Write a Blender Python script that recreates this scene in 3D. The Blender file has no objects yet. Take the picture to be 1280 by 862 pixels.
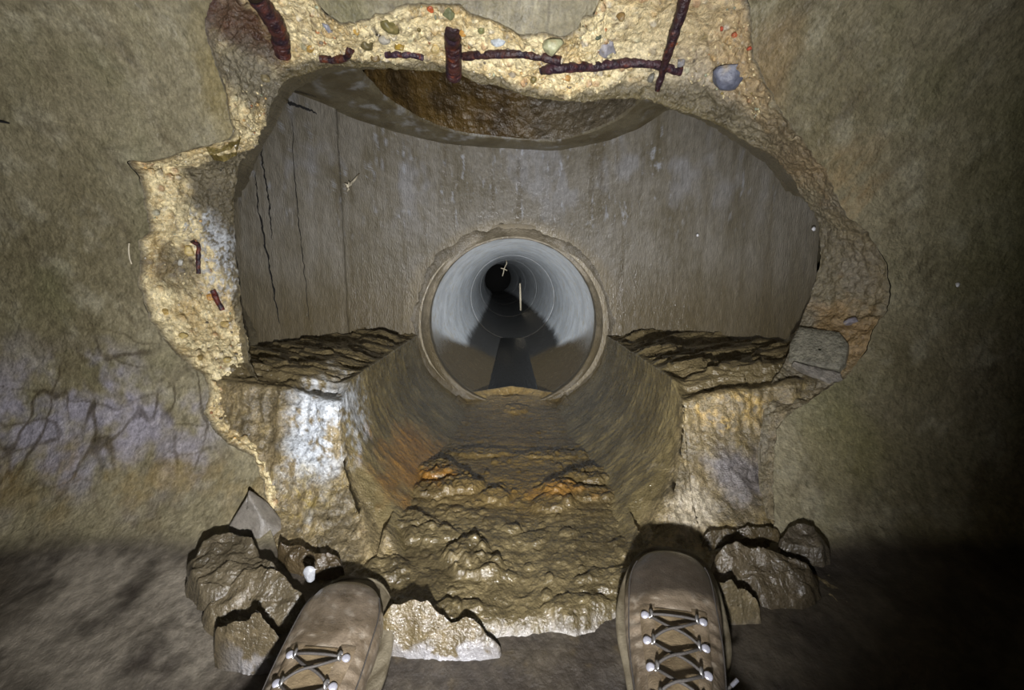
import bpy, math, random
import numpy as np
from mathutils import Vector, Matrix

# ---------------------------------------------------------------- camera, world, light, exposure
scene = bpy.context.scene
COL = scene.collection
FPX, PITCH, EYE = 575.0, math.radians(8.8), 0.45
cam_d = bpy.data.cameras.new('camera'); cam_d.sensor_width = 36.0; cam_d.lens = FPX / 1280.0 * 36.0
cam_d.clip_start = 0.02
cam = bpy.data.objects.new('camera', cam_d); COL.objects.link(cam)
cam.location = (0, 0, EYE); cam.rotation_euler = (math.pi / 2 - PITCH, 0, 0)
scene.camera = cam
world = bpy.data.worlds.new('world'); scene.world = world; world.use_nodes = True
world.node_tree.nodes['Background'].inputs[0].default_value = (0.6, 0.62, 0.7, 1)
world.node_tree.nodes['Background'].inputs[1].default_value = 0.0
# hand torch of the photographer, with added boost and fill spots
def spot(name, loc, target, watts, size, blend, col=(.985, .98, 1.0), soft=.012):
    ld = bpy.data.lights.new(name, 'SPOT'); ld.energy = watts; ld.shadow_soft_size = soft
    ld.spot_size = math.radians(size); ld.spot_blend = blend; ld.color = col
    o = bpy.data.objects.new(name, ld); COL.objects.link(o); o.location = loc
    o.rotation_euler = (Vector(target) - Vector(loc)).to_track_quat('-Z', 'Y').to_euler(); return o
spot('torch_flood', (0.0, -0.02, 0.268), (-0.175, 0.80, 0.45), 38, 130, .8)
spot('torch_beam', (0.0, -0.02, 0.27), (0.0, 1.57, 0.42), 42, 66, 1.0)
spot('pipe_boost', (0.0, -0.02, 0.274), (0.0, 3.0, 0.31), 430, 24.5, 1.0)  # added narrow spot that brightens the deep pipe
spot('head_fill', (0.02, -0.06, 0.52), (-0.10, 0.80, 0.42), 1.5, 120, .8, soft=.03)  # added weak fill at head height, softens the shadows
vs = scene.view_settings
vs.view_transform = 'Standard'; vs.look = 'None'; vs.gamma = 1; vs.use_curve_mapping = False
vs.exposure = 0.12

# ---------------------------------------------------------------- noise helpers
rng = np.random.default_rng(7); random.seed(7)
_perm = rng.permutation(256).astype(np.int64); _perm = np.concatenate([_perm] * 3)
_g = rng.normal(size=(256, 3)); _g /= np.linalg.norm(_g, axis=1)[:, None]
_p32 = _perm.astype(np.int32); _gx, _gy, _gz = (np.ascontiguousarray(_g[:, k], dtype=np.float32) for k in range(3))
def _h(ix, iy, iz): return _p32[_p32[_p32[ix & 255] + (iy & 255)] + (iz & 255)]
def gnoise(P):
    P = np.asarray(P); I = np.floor(P); f = (P - I).astype(np.float32); I = I.astype(np.int32) & 255
    u = f * f * f * (f * (f * 6 - 15) + 10); out = 0
    x0 = _p32[I[:, 0]], _p32[I[:, 0] + 1]; fx, fy, fz = (np.ascontiguousarray(f[:, k]) for k in range(3)); ux, uy, uz = u[:, 0], u[:, 1], u[:, 2]
    for dx in (0, 1):
        wx = ux if dx else 1 - ux
        for dy in (0, 1):
            wxy = wx * (uy if dy else 1 - uy); hxy = _p32[x0[dx] + I[:, 1] + dy] + I[:, 2]
            for dz in (0, 1):
                h = _p32[hxy + dz]
                out = out + wxy * (uz if dz else 1 - uz) * (_gx[h] * (fx - dx) + _gy[h] * (fy - dy) + _gz[h] * (fz - dz))
    return out * 1.6
def fbm(P, s, o=4, gain=.5, off=0.0):
    P = np.asarray(P, float) * np.asarray(s) + off; a = 1; t = 0; n = 0
    for k in range(o):
        t = t + a * gnoise(P); n += a; a *= gain; P = P * 2.03 + 17.3
    return t / n
def ridged(P, s, o=4, off=0.0):
    P = np.asarray(P, float) * np.asarray(s) + off; a = 1; t = 0; n = 0
    for k in range(o):
        t = t + a * (1 - np.abs(gnoise(P)) * 1.6); n += a; a *= .5; P = P * 2.03 + 11.7
    return t / n
def worley(P, s, off=0.0):
    P = np.asarray(P, float) * s + off; I = np.floor(P).astype(np.int64)
    best = np.full(len(P), 9.0); bid = np.zeros(len(P), np.int64)
    for dx in (-1, 0, 1):
        for dy in (-1, 0, 1):
            for dz in (-1, 0, 1):
                h = _h(I[:, 0] + dx, I[:, 1] + dy, I[:, 2] + dz)
                c = np.stack([I[:, 0] + dx, I[:, 1] + dy, I[:, 2] + dz], 1) + _g[h] * .28 + .5
                d = np.linalg.norm(P - c, axis=1); m = d < best
                best[m] = d[m]; bid[m] = h[m]
    return best, bid
def sm(a, b, x):
    t = np.clip((np.asarray(x, float) - a) / (b - a), 0, 1); return t * t * (3 - 2 * t)
def srgb(r, g, b):
    c = np.array([r, g, b], float) / 255.0
    return np.where(c <= .04045, c / 12.92, ((c + .055) / 1.055) ** 2.4)
def mixc(a, b, t):
    t = np.asarray(t, float)[:, None]; return a * (1 - t) + b * t
def const(c, n): return np.tile(np.asarray(c, float), (n, 1))

# ---------------------------------------------------------------- viewing rays (to place things measured in the photograph)
SP, CP = math.sin(PITCH), math.cos(PITCH)
def ray(px, py):
    dx = (px - 640.0) / FPX; dy = -(py - 431.0) / FPX
    return np.array([dx, CP + SP * dy, -SP + CP * dy])
def on_plane(px, py, z):
    d = ray(px, py); k = (z - EYE) / d[2]; return np.array([d[0] * k, d[1] * k, z])
def at_depth(px, py, Y):
    d = ray(px, py); k = Y / d[1]; return np.array([d[0] * k, Y, EYE + d[2] * k])
def project(V):
    X, Y, Z = V[:, 0], V[:, 1], V[:, 2] - EYE
    w = Y * CP - Z * SP; u = Y * SP + Z * CP
    return 640 + FPX * X / w, 431 - FPX * u / w

# ---------------------------------------------------------------- mesh + tagging helpers
def mesh_np(name, V, F, mat, parent=None, col=None, smooth=True):
    V = np.ascontiguousarray(V, np.float32); F = np.ascontiguousarray(F, np.int32)
    me = bpy.data.meshes.new(name); k = F.shape[1]
    me.vertices.add(len(V)); me.vertices.foreach_set('co', V.ravel())
    me.loops.add(F.size); me.loops.foreach_set('vertex_index', F.ravel())
    me.polygons.add(len(F)); me.polygons.foreach_set('loop_start', np.arange(0, F.size, k, dtype=np.int32))
    me.polygons.foreach_set('use_smooth', np.full(len(F), smooth))
    me.update(calc_edges=True)
    if col is not None:
        c = np.ones((len(V), 4), np.float32); c[:, :col.shape[1]] = np.clip(col, 0, 1)
        a = me.color_attributes.new('Col', 'FLOAT_COLOR', 'POINT'); a.data.foreach_set('color', c.ravel())
    me.materials.append(mat)
    o = bpy.data.objects.new(name, me); COL.objects.link(o)
    if parent is not None: o.parent = parent
    return o
def subset(V, F, C, keep):
    F = F[keep]; u, inv = np.unique(F, return_inverse=True)
    return V[u], inv.reshape(F.shape), (C[u] if C is not None else None)
def grid_faces(n, m, closed=False):
    i = np.arange(n - 1)[:, None]; mm = m if closed else m - 1
    j = np.arange(mm)[None, :]; j2 = (j + 1) % m
    return np.stack([i * m + j, i * m + j2, (i + 1) * m + j2, (i + 1) * m + j], -1).reshape(-1, 4)
def grid_normals(V, n, m):
    G = V.reshape(n, m, 3); a = np.gradient(G, axis=0); b = np.gradient(G, axis=1)
    N = np.cross(a, b); N /= (np.linalg.norm(N, axis=2, keepdims=True) + 1e-12)
    return N.reshape(-1, 3)
def tag(o, label, cat, group=None, kind=None):
    o['label'] = label; o['category'] = cat
    if group: o['group'] = group
    if kind: o['kind'] = kind
    return o
def struct(o, label, cat='wall'):
    o['kind'] = 'structure'; o['label'] = label; o['category'] = cat; return o
def empty(name, M):
    o = bpy.data.objects.new(name, None); COL.objects.link(o); o.empty_display_size = .03; o.matrix_world = M; return o
def tube(pts, rad, n=10, cap=True):
    P = np.asarray(pts, float); R = np.broadcast_to(np.asarray(rad, float), (len(P),))
    T = np.gradient(P, axis=0); T /= np.linalg.norm(T, axis=1)[:, None] + 1e-12
    up = np.array([0.13, 0.31, .94]); V = []
    for p, t, r in zip(P, T, R):
        a = np.cross(t, up)
        if np.linalg.norm(a) < .05: a = np.cross(t, [1, 0, 0])
        a /= np.linalg.norm(a); b = np.cross(t, a)
        th = np.arange(n) * 2 * math.pi / n
        V.append(p + r * (np.cos(th)[:, None] * a + np.sin(th)[:, None] * b))
    V = np.concatenate(V); F = grid_faces(len(P), n, True)
    if cap:
        for i, ring in ((0, 0), (1, len(P) - 1)):
            c = len(V); V = np.vstack([V, P[0 if i == 0 else -1]])
            j = np.arange(n); b = ring * n
            F = np.vstack([F, np.stack([b + j, b + (j + 1) % n, np.full(n, c), np.full(n, c)], 1)])
    return V, F
def tri_clean(F): return F
def catmull(P, n):
    P = np.asarray(P, float); Q = np.vstack([2 * P[0] - P[1], P, 2 * P[-1] - P[-2]])
    k = len(P) - 1; t = np.linspace(0, k, n); i = np.minimum(t.astype(int), k - 1); f = (t - i)[:, None]
    a, b, c, d = Q[i], Q[i + 1], Q[i + 2], Q[i + 3]
    return .5 * (2 * b + (c - a) * f + (2 * a - 5 * b + 4 * c - d) * f * f + (3 * b - a - 3 * c + d) * f ** 3)
def resample(P, n):
    P = np.asarray(P, float); d = np.r_[0, np.cumsum(np.linalg.norm(np.diff(P, axis=0), axis=1))]
    t = np.linspace(0, d[-1], n); return np.stack([np.interp(t, d, P[:, k]) for k in range(P.shape[1])], 1)

# ---------------------------------------------------------------- materials (procedural; colour per vertex, wetness in alpha)
def vmat(name, bumps=((60, .004), (300, .0015)), dry=.8, wet=.3, spec=.5, mottle=(90, .35), speck=None, aniso=None, coat=0.0):
    m = bpy.data.materials.new(name); m.use_nodes = True; nt = m.node_tree; N = nt.nodes; L = nt.links
    b = N['Principled BSDF']
    at = N.new('ShaderNodeAttribute'); at.attribute_name = 'Col'
    tc = N.new('ShaderNodeTexCoord'); coord = tc.outputs['Object']
    if aniso:
        mp = N.new('ShaderNodeMapping'); mp.inputs['Scale'].default_value = aniso; L.new(coord, mp.inputs[0]); coord_a = mp.outputs[0]
    else: coord_a = coord
    nz = N.new('ShaderNodeTexNoise'); nz.inputs['Scale'].default_value = mottle[0]; nz.inputs['Detail'].default_value = 8; nz.inputs['Roughness'].default_value = .72
    L.new(coord_a, nz.inputs['Vector'])
    mr = N.new('ShaderNodeMapRange'); mr.inputs[1].default_value = .28; mr.inputs[2].default_value = .72
    mr.inputs[3].default_value = 1 - mottle[1]; mr.inputs[4].default_value = 1 + mottle[1]
    L.new(nz.outputs[0], mr.inputs[0])
    mx = N.new('ShaderNodeVectorMath'); mx.operation = 'SCALE'
    L.new(at.outputs['Color'], mx.inputs[0]); L.new(mr.outputs[0], mx.inputs['Scale'])
    csock = mx.outputs[0]
    if speck:
        vz = N.new('ShaderNodeTexVoronoi'); vz.inputs['Scale'].default_value = speck[0]; L.new(coord, vz.inputs['Vector'])
        sx = N.new('ShaderNodeSeparateColor'); L.new(vz.outputs['Color'], sx.inputs[0])
        r2 = N.new('ShaderNodeMapRange'); r2.inputs[3].default_value = 1 - speck[1]; r2.inputs[4].default_value = 1 + speck[1]
        L.new(sx.outputs[0], r2.inputs[0])
        m2 = N.new('ShaderNodeVectorMath'); m2.operation = 'SCALE'; L.new(csock, m2.inputs[0]); L.new(r2.outputs[0], m2.inputs['Scale']); csock = m2.outputs[0]
    L.new(csock, b.inputs['Base Color'])
    rr = N.new('ShaderNodeMapRange'); rr.inputs[3].default_value = dry; rr.inputs[4].default_value = wet
    L.new(at.outputs['Alpha'], rr.inputs[0])
    ra = N.new('ShaderNodeMath'); ra.operation = 'MULTIPLY_ADD'
    rn = N.new('ShaderNodeMapRange'); rn.inputs[1].default_value = .3; rn.inputs[2].default_value = .7; rn.inputs[3].default_value = -.1; rn.inputs[4].default_value = .1
    L.new(nz.outputs[0], rn.inputs[0]); L.new(rr.outputs[0], ra.inputs[0]); ra.inputs[1].default_value = 1; L.new(rn.outputs[0], ra.inputs[2])
    L.new(ra.outputs[0], b.inputs['Roughness'])
    b.inputs['Specular IOR Level'].default_value = spec
    if coat:
        cm = N.new('ShaderNodeMath'); cm.operation = 'MULTIPLY'; cm.inputs[1].default_value = coat; L.new(at.outputs['Alpha'], cm.inputs[0]); L.new(cm.outputs[0], b.inputs['Coat Weight']); b.inputs['Coat Roughness'].default_value = .1
    prev = None
    for sc, dist in bumps:
        n2 = N.new('ShaderNodeTexNoise'); n2.inputs['Scale'].default_value = sc; n2.inputs['Detail'].default_value = 4; L.new(coord_a, n2.inputs['Vector'])
        bp = N.new('ShaderNodeBump'); bp.inputs['Distance'].default_value = dist; bp.inputs['Strength'].default_value = 1
        L.new(n2.outputs[0], bp.inputs['Height'])
        if prev is not None: L.new(prev, bp.inputs['Normal'])
        prev = bp.outputs[0]
    if prev is not None:
        L.new(prev, b.inputs['Normal'])
        if coat: L.new(prev, b.inputs['Coat Normal'])
    return m
def plain(name, rgb, rough=.5, metal=0.0, bump=None, var=.25, scale=120, spec=.5):
    m = bpy.data.materials.new(name); m.use_nodes = True; nt = m.node_tree; N = nt.nodes; L = nt.links
    b = N['Principled BSDF']; tc = N.new('ShaderNodeTexCoord')
    nz = N.new('ShaderNodeTexNoise'); nz.inputs['Scale'].default_value = scale; nz.inputs['Detail'].default_value = 5
    L.new(tc.outputs['Object'], nz.inputs['Vector'])
    cr = N.new('ShaderNodeValToRGB'); c = srgb(*rgb)
    cr.color_ramp.elements[0].position = .3; cr.color_ramp.elements[1].position = .7
    cr.color_ramp.elements[0].color = (*(c * (1 - var)), 1); cr.color_ramp.elements[1].color = (*np.minimum(c * (1 + var), 1), 1)
    L.new(nz.outputs[0], cr.inputs[0]); L.new(cr.outputs[0], b.inputs['Base Color'])
    b.inputs['Roughness'].default_value = rough; b.inputs['Metallic'].default_value = metal; b.inputs['Specular IOR Level'].default_value = spec
    if bump:
        bp = N.new('ShaderNodeBump'); bp.inputs['Distance'].default_value = bump; L.new(nz.outputs[0], bp.inputs['Height']); L.new(bp.outputs[0], b.inputs['Normal'])
    return m
M_WALL = vmat('tunnel_concrete', ((45, .0035), (210, .0020)), dry=.72, wet=.36, mottle=(130, .38), coat=.12)
M_FLOOR = vmat('floor_concrete', ((60, .0015), (300, .0010)), dry=.7, wet=.4, mottle=(110, .35))
M_BREAK = vmat('broken_concrete', ((220, .003), (600, .0012)), dry=.62, wet=.3, mottle=(170, .45), speck=(230, .22), coat=.35)
M_FACE = vmat('bench_concrete', ((120, .0035), (420, .0015)), dry=.6, wet=.3, mottle=(120, .45), speck=(300, .3), coat=.5)
M_CHAM = vmat('chamber_concrete', ((50, .002), (300, .0022)), dry=.62, wet=.36, mottle=(120, .28), aniso=(1, 1, .35), coat=.25)
M_MUD = vmat('wet_mud', ((70, .003), (260, .0022)), dry=.5, wet=.26, mottle=(80, .25), coat=.7)
M_SHAFT = vmat('shaft_concrete', ((60, .006), (200, .003)), dry=.5, wet=.25, mottle=(80, .35), coat=.6)
M_PIPE = vmat('pipe_concrete', ((80, .0015), (400, .0008)), dry=.7, wet=.22, mottle=(60, .2))
M_STONE = vmat('stone', ((150, .001), (500, .0005)), dry=.55, wet=.3, mottle=(200, .3))
M_RUST = vmat('rusted_steel', ((150, .003), (500, .001)), dry=.6, wet=.3, mottle=(110, .6))
M_BOOT = vmat('boot_leather', ((90, .0012), (500, .0006)), dry=.6, wet=.3, mottle=(60, .25), coat=.6)
M_SOLE = plain('boot_rubber', (84, 78, 66), .6, 0, .001)
M_LACE = plain('lace_cord', (64, 60, 56), .7, 0, .0006, scale=600)
M_METAL = plain('dull_metal', (150, 148, 146), .38, .75, None)
M_RIVET = plain('pale_rivet', (170, 170, 180), .35, .4, None)
M_DARK = plain('dirt_and_shade', (9, 8, 6), .9, 0, None)  # near-black: dirt in the cracks, painted darkness in the gap and pipe end
M_PALE = plain('pale_fibre', (200, 190, 165), .6, 0, None)

# ---------------------------------------------------------------- tunnel profile (Y, Z)
PROF = catmull([(-.72, .20), (-.6, .06), (-.3, -.075), (-.05, -.115), (.2, -.105), (.35, -.068), (.5, -.015), (.61, .018), (.68, .06), (.735, .14), (.775, .24),
                (.80, .36), (.805, .48), (.79, .60), (.76, .71), (.71, .81), (.63, .91), (.51, 1.0), (.3, 1.07), (.05, 1.09), (-.25, 1.05), (-.5, .93), (-.68, .72), (-.76, .45), (-.72, .20)], 2400)
PS = np.r_[0, np.cumsum(np.linalg.norm(np.diff(PROF, axis=0), axis=1))]
PPHI = np.unwrap(np.arctan2(PROF[:, 1] - EYE, PROF[:, 0]))
def prof_at(s): return np.interp(s, PS, PROF[:, 0]), np.interp(s, PS, PROF[:, 1])
def wall_param(px, py):
    d = ray(px, py); phi = math.atan2(d[2], d[1])
    i = np.searchsorted(PPHI, phi) if PPHI[-1] > PPHI[0] else 0
    s = float(np.interp(phi, PPHI, PS)); y, z = prof_at(s); return np.array([d[0] * y / d[1], s])
def s_at_front_z(z):
    m = (PROF[:, 0] > .3); return float(np.interp(z, PROF[m][:, 1], PS[m]))
_fm = (PROF[:, 0] > .45) & (PROF[:, 1] < .98)
def Wz(z): return np.interp(z, PROF[_fm][:, 1], PROF[_fm][:, 0])
def floor_z(Y):
    m = (PROF[:, 1] < .05) & (PROF[:, 0] > -.5) & (PROF[:, 0] < .7); return np.interp(Y, PROF[m][:, 0], PROF[m][:, 1])

# break outline: (wall edge px), (inner edge px), concrete thickness
PAIRS = [((338, 660), (352, 655), .015), ((330, 610), (350, 600), .015), ((316, 570), (345, 540), .02), ((286, 556), (335, 505), .025), ((266, 536), (325, 480), .04),
 ((254, 515), (318, 465), .05), ((262, 495), (312, 450), .06), ((256, 472), (308, 435), .07), ((236, 455), (305, 415), .08), ((215, 438), (303, 395), .09), ((188, 401), (300, 370), .10),
 ((173, 357), (297, 340), .11), ((175, 330), (294, 310), .11), ((172, 300), (293, 285), .11), ((187, 289), (292, 265), .11), ((183, 269), (292, 250), .11), ((178, 242), (294, 235), .11),
 ((175, 222), (296, 220), .11), ((160, 202), (298, 210), .11), ((202, 199), (302, 200), .11), ((232, 188), (308, 190), .11), ((256, 182), (314, 180), .1), ((285, 175), (320, 168), .1),
 ((292, 160), (328, 152), .09), ((286, 145), (335, 138), .09), ((282, 115), (341, 125), .09), ((269, 81), (347, 114), .09), ((259, 50), (352, 106), .09), ((256, 27), (358, 101), .09),
 ((262, 5), (364, 98), .09), ((275, -15), (370, 96), .09), ((330, -25), (380, 93), .09), ((380, -12), (390, 90), .09), ((395, 0), (400, 87), .09), ((410, 20), (412, 84), .09),
 ((425, 26), (425, 82), .09), ((445, 28), (445, 82), .09), ((467, 20), (467, 84), .09), ((507, 5), (507, 87), .09), ((548, 3), (545, 89), .09), ((575, 5), (575, 92), .09),
 ((592, 17), (590, 101), .09), ((622, 27), (622, 107), .09), ((655, 44), (655, 119), .09), ((676, 40), (676, 123), .09), ((706, 44), (706, 127), .09), ((723, 34), (726, 127), .09),
 ((725, 20), (735, 126), .09), ((742, 18), (745, 125), .09), ((748, 0), (756, 124), .09), ((755, -15), (770, 123), .09), ((840, -25), (810, 124), .09), ((930, -15), (830, 132), .09),
 ((938, 10), (845, 137), .09), ((940, 35), (860, 142), .09), ((942, 67), (884, 150), .09), ((951, 91), (905, 160), .09), ((968, 124), (925, 172), .09), ((985, 151), (945, 184), .09),
 ((1011, 188), (971, 198), .09), ((1032, 212), (991, 222), .09), ((1045, 242), (1005, 246), .09), ((1058, 269), (1016, 262), .09), ((1085, 290), (1024, 285), .1), ((1109, 330), (1026, 320), .1),
 ((1112, 367), (1020, 350), .1), ((1109, 388), (1010, 380), .1), ((1092, 411), (1000, 405), .09), ((1082, 438), (990, 425), .08), ((1065, 462), (984, 445), .07), ((1055, 475), (978, 458), .06),
 ((1038, 482), (972, 468), .05), ((1011, 502), (965, 478), .04), ((985, 519), (960, 492), .03), ((971, 536), (955, 510), .02), ((968, 569), (950, 545), .015), ((966, 600), (948, 590), .015), ((970, 650), (950, 645), .015)]
NB = 1400
O_par = np.array([wall_param(*p[0]) for p in PAIRS])          # (X, s)
I_pos = []
for o, i, t in PAIRS:
    x, s = wall_param(*i); y, z = prof_at(s); I_pos.append(at_depth(i[0], i[1], y + t))
I_pos = np.array(I_pos)
tt = np.linspace(0, len(PAIRS) - 1, NB); kk = np.arange(len(PAIRS))
O_d = np.stack([np.interp(tt, kk, O_par[:, k]) for k in (0, 1)], 1)
I_d = np.stack([np.interp(tt, kk, I_pos[:, k]) for k in range(3)], 1)
arc = np.r_[0, np.cumsum(np.linalg.norm(np.diff(O_d, axis=0), axis=1))]
jit = np.stack([arc * 1.0, arc * 0, arc * 0], 1)
O_d[:, 0] += .006 * fbm(jit, 45, 4, .6); O_d[:, 1] += .006 * fbm(jit, 45, 4, .6, 31.0)
I_d[:, 2] += .003 * fbm(jit, 40, 3, .5, 77.0); I_d[:, 0] += .003 * fbm(jit, 40, 3, .5, 57.0)

# polar mesher: ring of angles around a hole outline, out to a rectangle, in (u, v)
def polar(outline, c, rect, na, nr, power=2.2):
    d = outline - c; an = np.arctan2(d[:, 1], d[:, 0]); r = np.hypot(d[:, 0], d[:, 1])
    k = np.argsort(an); an, r = an[k], r[k]
    th = np.linspace(-math.pi, math.pi, na, endpoint=False)
    r0 = np.interp(th, np.r_[an - 2 * math.pi, an, an + 2 * math.pi], np.r_[r, r, r])
    cs, sn = np.cos(th), np.sin(th)
    with np.errstate(divide='ignore'):
        rx = np.where(cs > 0, (rect[1] - c[0]) / cs, (rect[0] - c[0]) / cs)
        ry = np.where(sn > 0, (rect[3] - c[1]) / sn, (rect[2] - c[1]) / sn)
    r1 = np.minimum(np.abs(rx), np.abs(ry)); g = np.linspace(0, 1, nr) ** power
    R = r0[None, :] + (r1 - r0)[None, :] * g[:, None]
    return np.stack([c[0] + R * cs, c[1] + R * sn], -1).reshape(-1, 2), grid_faces(nr, na, True)

# ---------------------------------------------------------------- tunnel wall + floor
low = np.array([wall_param(*p) for p in ((960, 700), (900, 735), (760, 765), (640, 775), (500, 765), (420, 740), (350, 700))])
outl = resample(np.vstack([O_d, low, O_d[:1]]), 5000)
cpar = wall_param(640, 400)
S0, S1, SFL = float(np.interp(-.1, PROF[:600, 0], PS[:600])), s_at_front_z(.97), s_at_front_z(.045)
uv, F = polar(outl, cpar, (-1.25, 1.25, S0, S1), 1450, 250, 1.35)
y, z = prof_at(uv[:, 1]); V = np.stack([uv[:, 0], y, z], 1)
ys, zs = prof_at(uv[:, 1] + .004); N = np.stack([0 * y, zs - z, -(ys - y)], 1); N /= np.linalg.norm(N, axis=1)[:, None]; N = -N
n = len(V); Q = np.stack([uv[:, 0], uv[:, 1], 0 * y], 1)
# streaks slant with the sweep of the old formwork
us = (uv[:, 1] - cpar[1]); sg = np.clip(uv[:, 0] * 6, -1, 1); sl = np.stack([uv[:, 0] * .8 - sg * us * .6, (uv[:, 0] * sg * .6 + us * .8) * .22, sg], 1)
big = fbm(Q, 3.2, 4); mid = fbm(Q, 14, 5, .6); stre = fbm(sl, 30, 4, .6, 9.0)
V += N * (.010 * fbm(Q, 5, 3) + .0022 * mid + .0012 * fbm(Q, 60, 3, .6))[:, None]
C = mixc(const(srgb(138, 130, 104), n), const(srgb(112, 104, 78), n), sm(-.35, .4, big))
C = mixc(C, const(srgb(164, 158, 134), n), .6 * sm(.0, .45, mid + .5 * stre))
C = mixc(C, const(srgb(88, 78, 56), n), .6 * sm(.05, .4, stre))
C = mixc(C, const(srgb(112, 110, 76), n), .5 * sm(.0, .5, fbm(Q, 6, 3, .5, 40.)))
def near(V, p, r, warp=.35, sc=18, off=0.):
    d = np.linalg.norm((V - p) / np.asarray(r), axis=1)
    return 1 - sm(.35, 1.0, d * (1 + warp * fbm(V, sc, 3, .6, off)))
def wpos(px, py):
    x, s = wall_param(px, py); yy, zz = prof_at(s); return np.array([x, float(yy), float(zz)])
# lilac tint with dark root-like veins, left
fil = near(V, wpos(70, 530), (.42, .3, .16), .7, 7)
WQ = Q + .02 * np.stack([fbm(Q, 12, 3), fbm(Q, 12, 3, .5, 6.), 0 * y], 1)
def lines(sc, off, w): return 1 - sm(w * .35, w, np.abs(gnoise(WQ * np.asarray(sc) + off)))
vein = sm(SFL - .02, SFL + .03, uv[:, 1]) * np.maximum.reduce([lines((11, 3.0, 1), 3.3, .07), .8 * lines((5, 12, 1), 8.1, .05), lines((20, 6, 1), 12.7, .07)]) * sm(-.5, .1, fbm(Q, 9, 2, .5, 33.))
C = mixc(C, const(srgb(150, 146, 158), n), .8 * fil * sm(-.25, .25, fbm(Q, 11, 4, .6, 3.)))
C = mixc(C, const(srgb(62, 52, 34), n), .75 * vein * np.maximum(fil, near(V, wpos(200, 480), (.22, .3, .2), .4)))
C = mixc(C, const(srgb(118, 96, 44), n), .55 * near(V, wpos(180, 605), (.5, .2, .07), .5, 10) * sm(-.2, .3, mid))
C = mixc(C, const(srgb(148, 120, 78), n), .5 * sm(-.4, .3, stre + mid) * near(V, wpos(1052, 235), (.10, .2, .10), .6, 12))
C = mixc(C, const(srgb(140, 112, 70), n), .4 * near(V, wpos(955, 110), (.05, .2, .12), .6, 12))
C = mixc(C, const(srgb(124, 108, 56), n), .5 * near(V, wpos(285, 130), (.05, .2, .12), .6, 12))
C = mixc(C, const(srgb(126, 118, 72), n), .3 * near(V, wpos(1060, 560), (.12, .2, .09), .6, 12))
C = mixc(C, const(srgb(96, 98, 58), n), .5 * sm(.62, .9, V[:, 0]) * sm(.3, .5, V[:, 2]))
isf = uv[:, 1] < SFL + .015 * fbm(Q, 8, 3)
fl = 1 - sm(SFL - .03, SFL + .02, uv[:, 1] + .02 * fbm(Q, 9, 3))
fine0 = fbm(np.stack([uv[:, 0] * .7 + uv[:, 1] * .7, (uv[:, 1] * .7 - uv[:, 0] * .7) * 3, 0 * y], 1), 16, 4, .65, 2.)
CF = mixc(const(srgb(56, 50, 43), n), const(srgb(76, 69, 58), n), sm(-.3, .4, mid))
CF = mixc(CF, const(srgb(138, 130, 116), n), .85 * near(V, on_plane(150, 775, -.01), (.24, .15, .3), .6, 9) * sm(-.6, .3, mid + .4 * fine0))  # pale patch on the left: pool of torch light put into the floor colour
CF = mixc(CF, const(srgb(104, 88, 52), n), .6 * sm(.1, .5, fbm(Q, 20, 4, .6, 8.)) * sm(-.3, .0, -np.abs(uv[:, 0])))
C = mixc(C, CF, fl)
fine = fbm(Q, 70, 4, .7, 15.); C = C * np.clip(1 + .5 * fine, .5, 1.6)[:, None]; C = mixc(C, const(srgb(54, 46, 34), n), .35 * sm(.3, .5, fbm(Q, 90, 3, .6, 25.)))
wet = np.clip(.25 + .5 * sm(-.2, .4, fbm(Q, 7, 3, .5, 5.)) + .2 * fil, 0, 1)
C = np.c_[C, wet]
# dark rim where the wall skin ends
sc = uv[F].mean(1)[:, 1]; fm = sc < SFL
struct(mesh_np('wall_front', *(lambda a: (a[0], a[1]))(subset(V, F, C, ~fm)), M_WALL, col=subset(V, F, C, ~fm)[2]), 'curved olive brown concrete tunnel wall around the broken opening')
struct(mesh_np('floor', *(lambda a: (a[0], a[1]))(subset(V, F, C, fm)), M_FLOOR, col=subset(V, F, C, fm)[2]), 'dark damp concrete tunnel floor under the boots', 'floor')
# rest of the tunnel, behind and above the viewer
def shell(name, s, label, cat, x0=-2.2, x1=2.2):
    xs = np.linspace(x0, x1, 60); S, X = np.meshgrid(s, xs, indexing='ij')
    y, z = prof_at(S.ravel() % PS[-1]); V = np.stack([X.ravel(), y, z], 1)
    C = np.c_[mixc(const(srgb(110, 102, 78), len(V)), const(srgb(84, 76, 56), len(V)), sm(-.4, .4, fbm(V, 4, 3))), np.full(len(V), .3)]
    struct(mesh_np(name, V, grid_faces(len(s), 60), M_WALL, col=C), label, cat)
sc_ = float(PS[np.argmin(np.abs(PROF[:, 0] + .5) + 5 * (PROF[:, 1] < .6))])
shell('ceiling', np.linspace(S1, sc_, 40), 'curved concrete crown of the tunnel overhead', 'ceiling')
shell('wall_rear', np.linspace(sc_, PS[-1] + S0, 60), 'curved concrete tunnel wall behind the viewer', 'wall')

shell('wall_left', np.linspace(S0, S1, 70), 'tunnel running on into the dark beyond the left edge', 'wall', -2.2, -1.24)
shell('wall_right', np.linspace(S0, S1, 70), 'tunnel running on into the dark beyond the right edge', 'wall', 1.24, 2.2)

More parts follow.
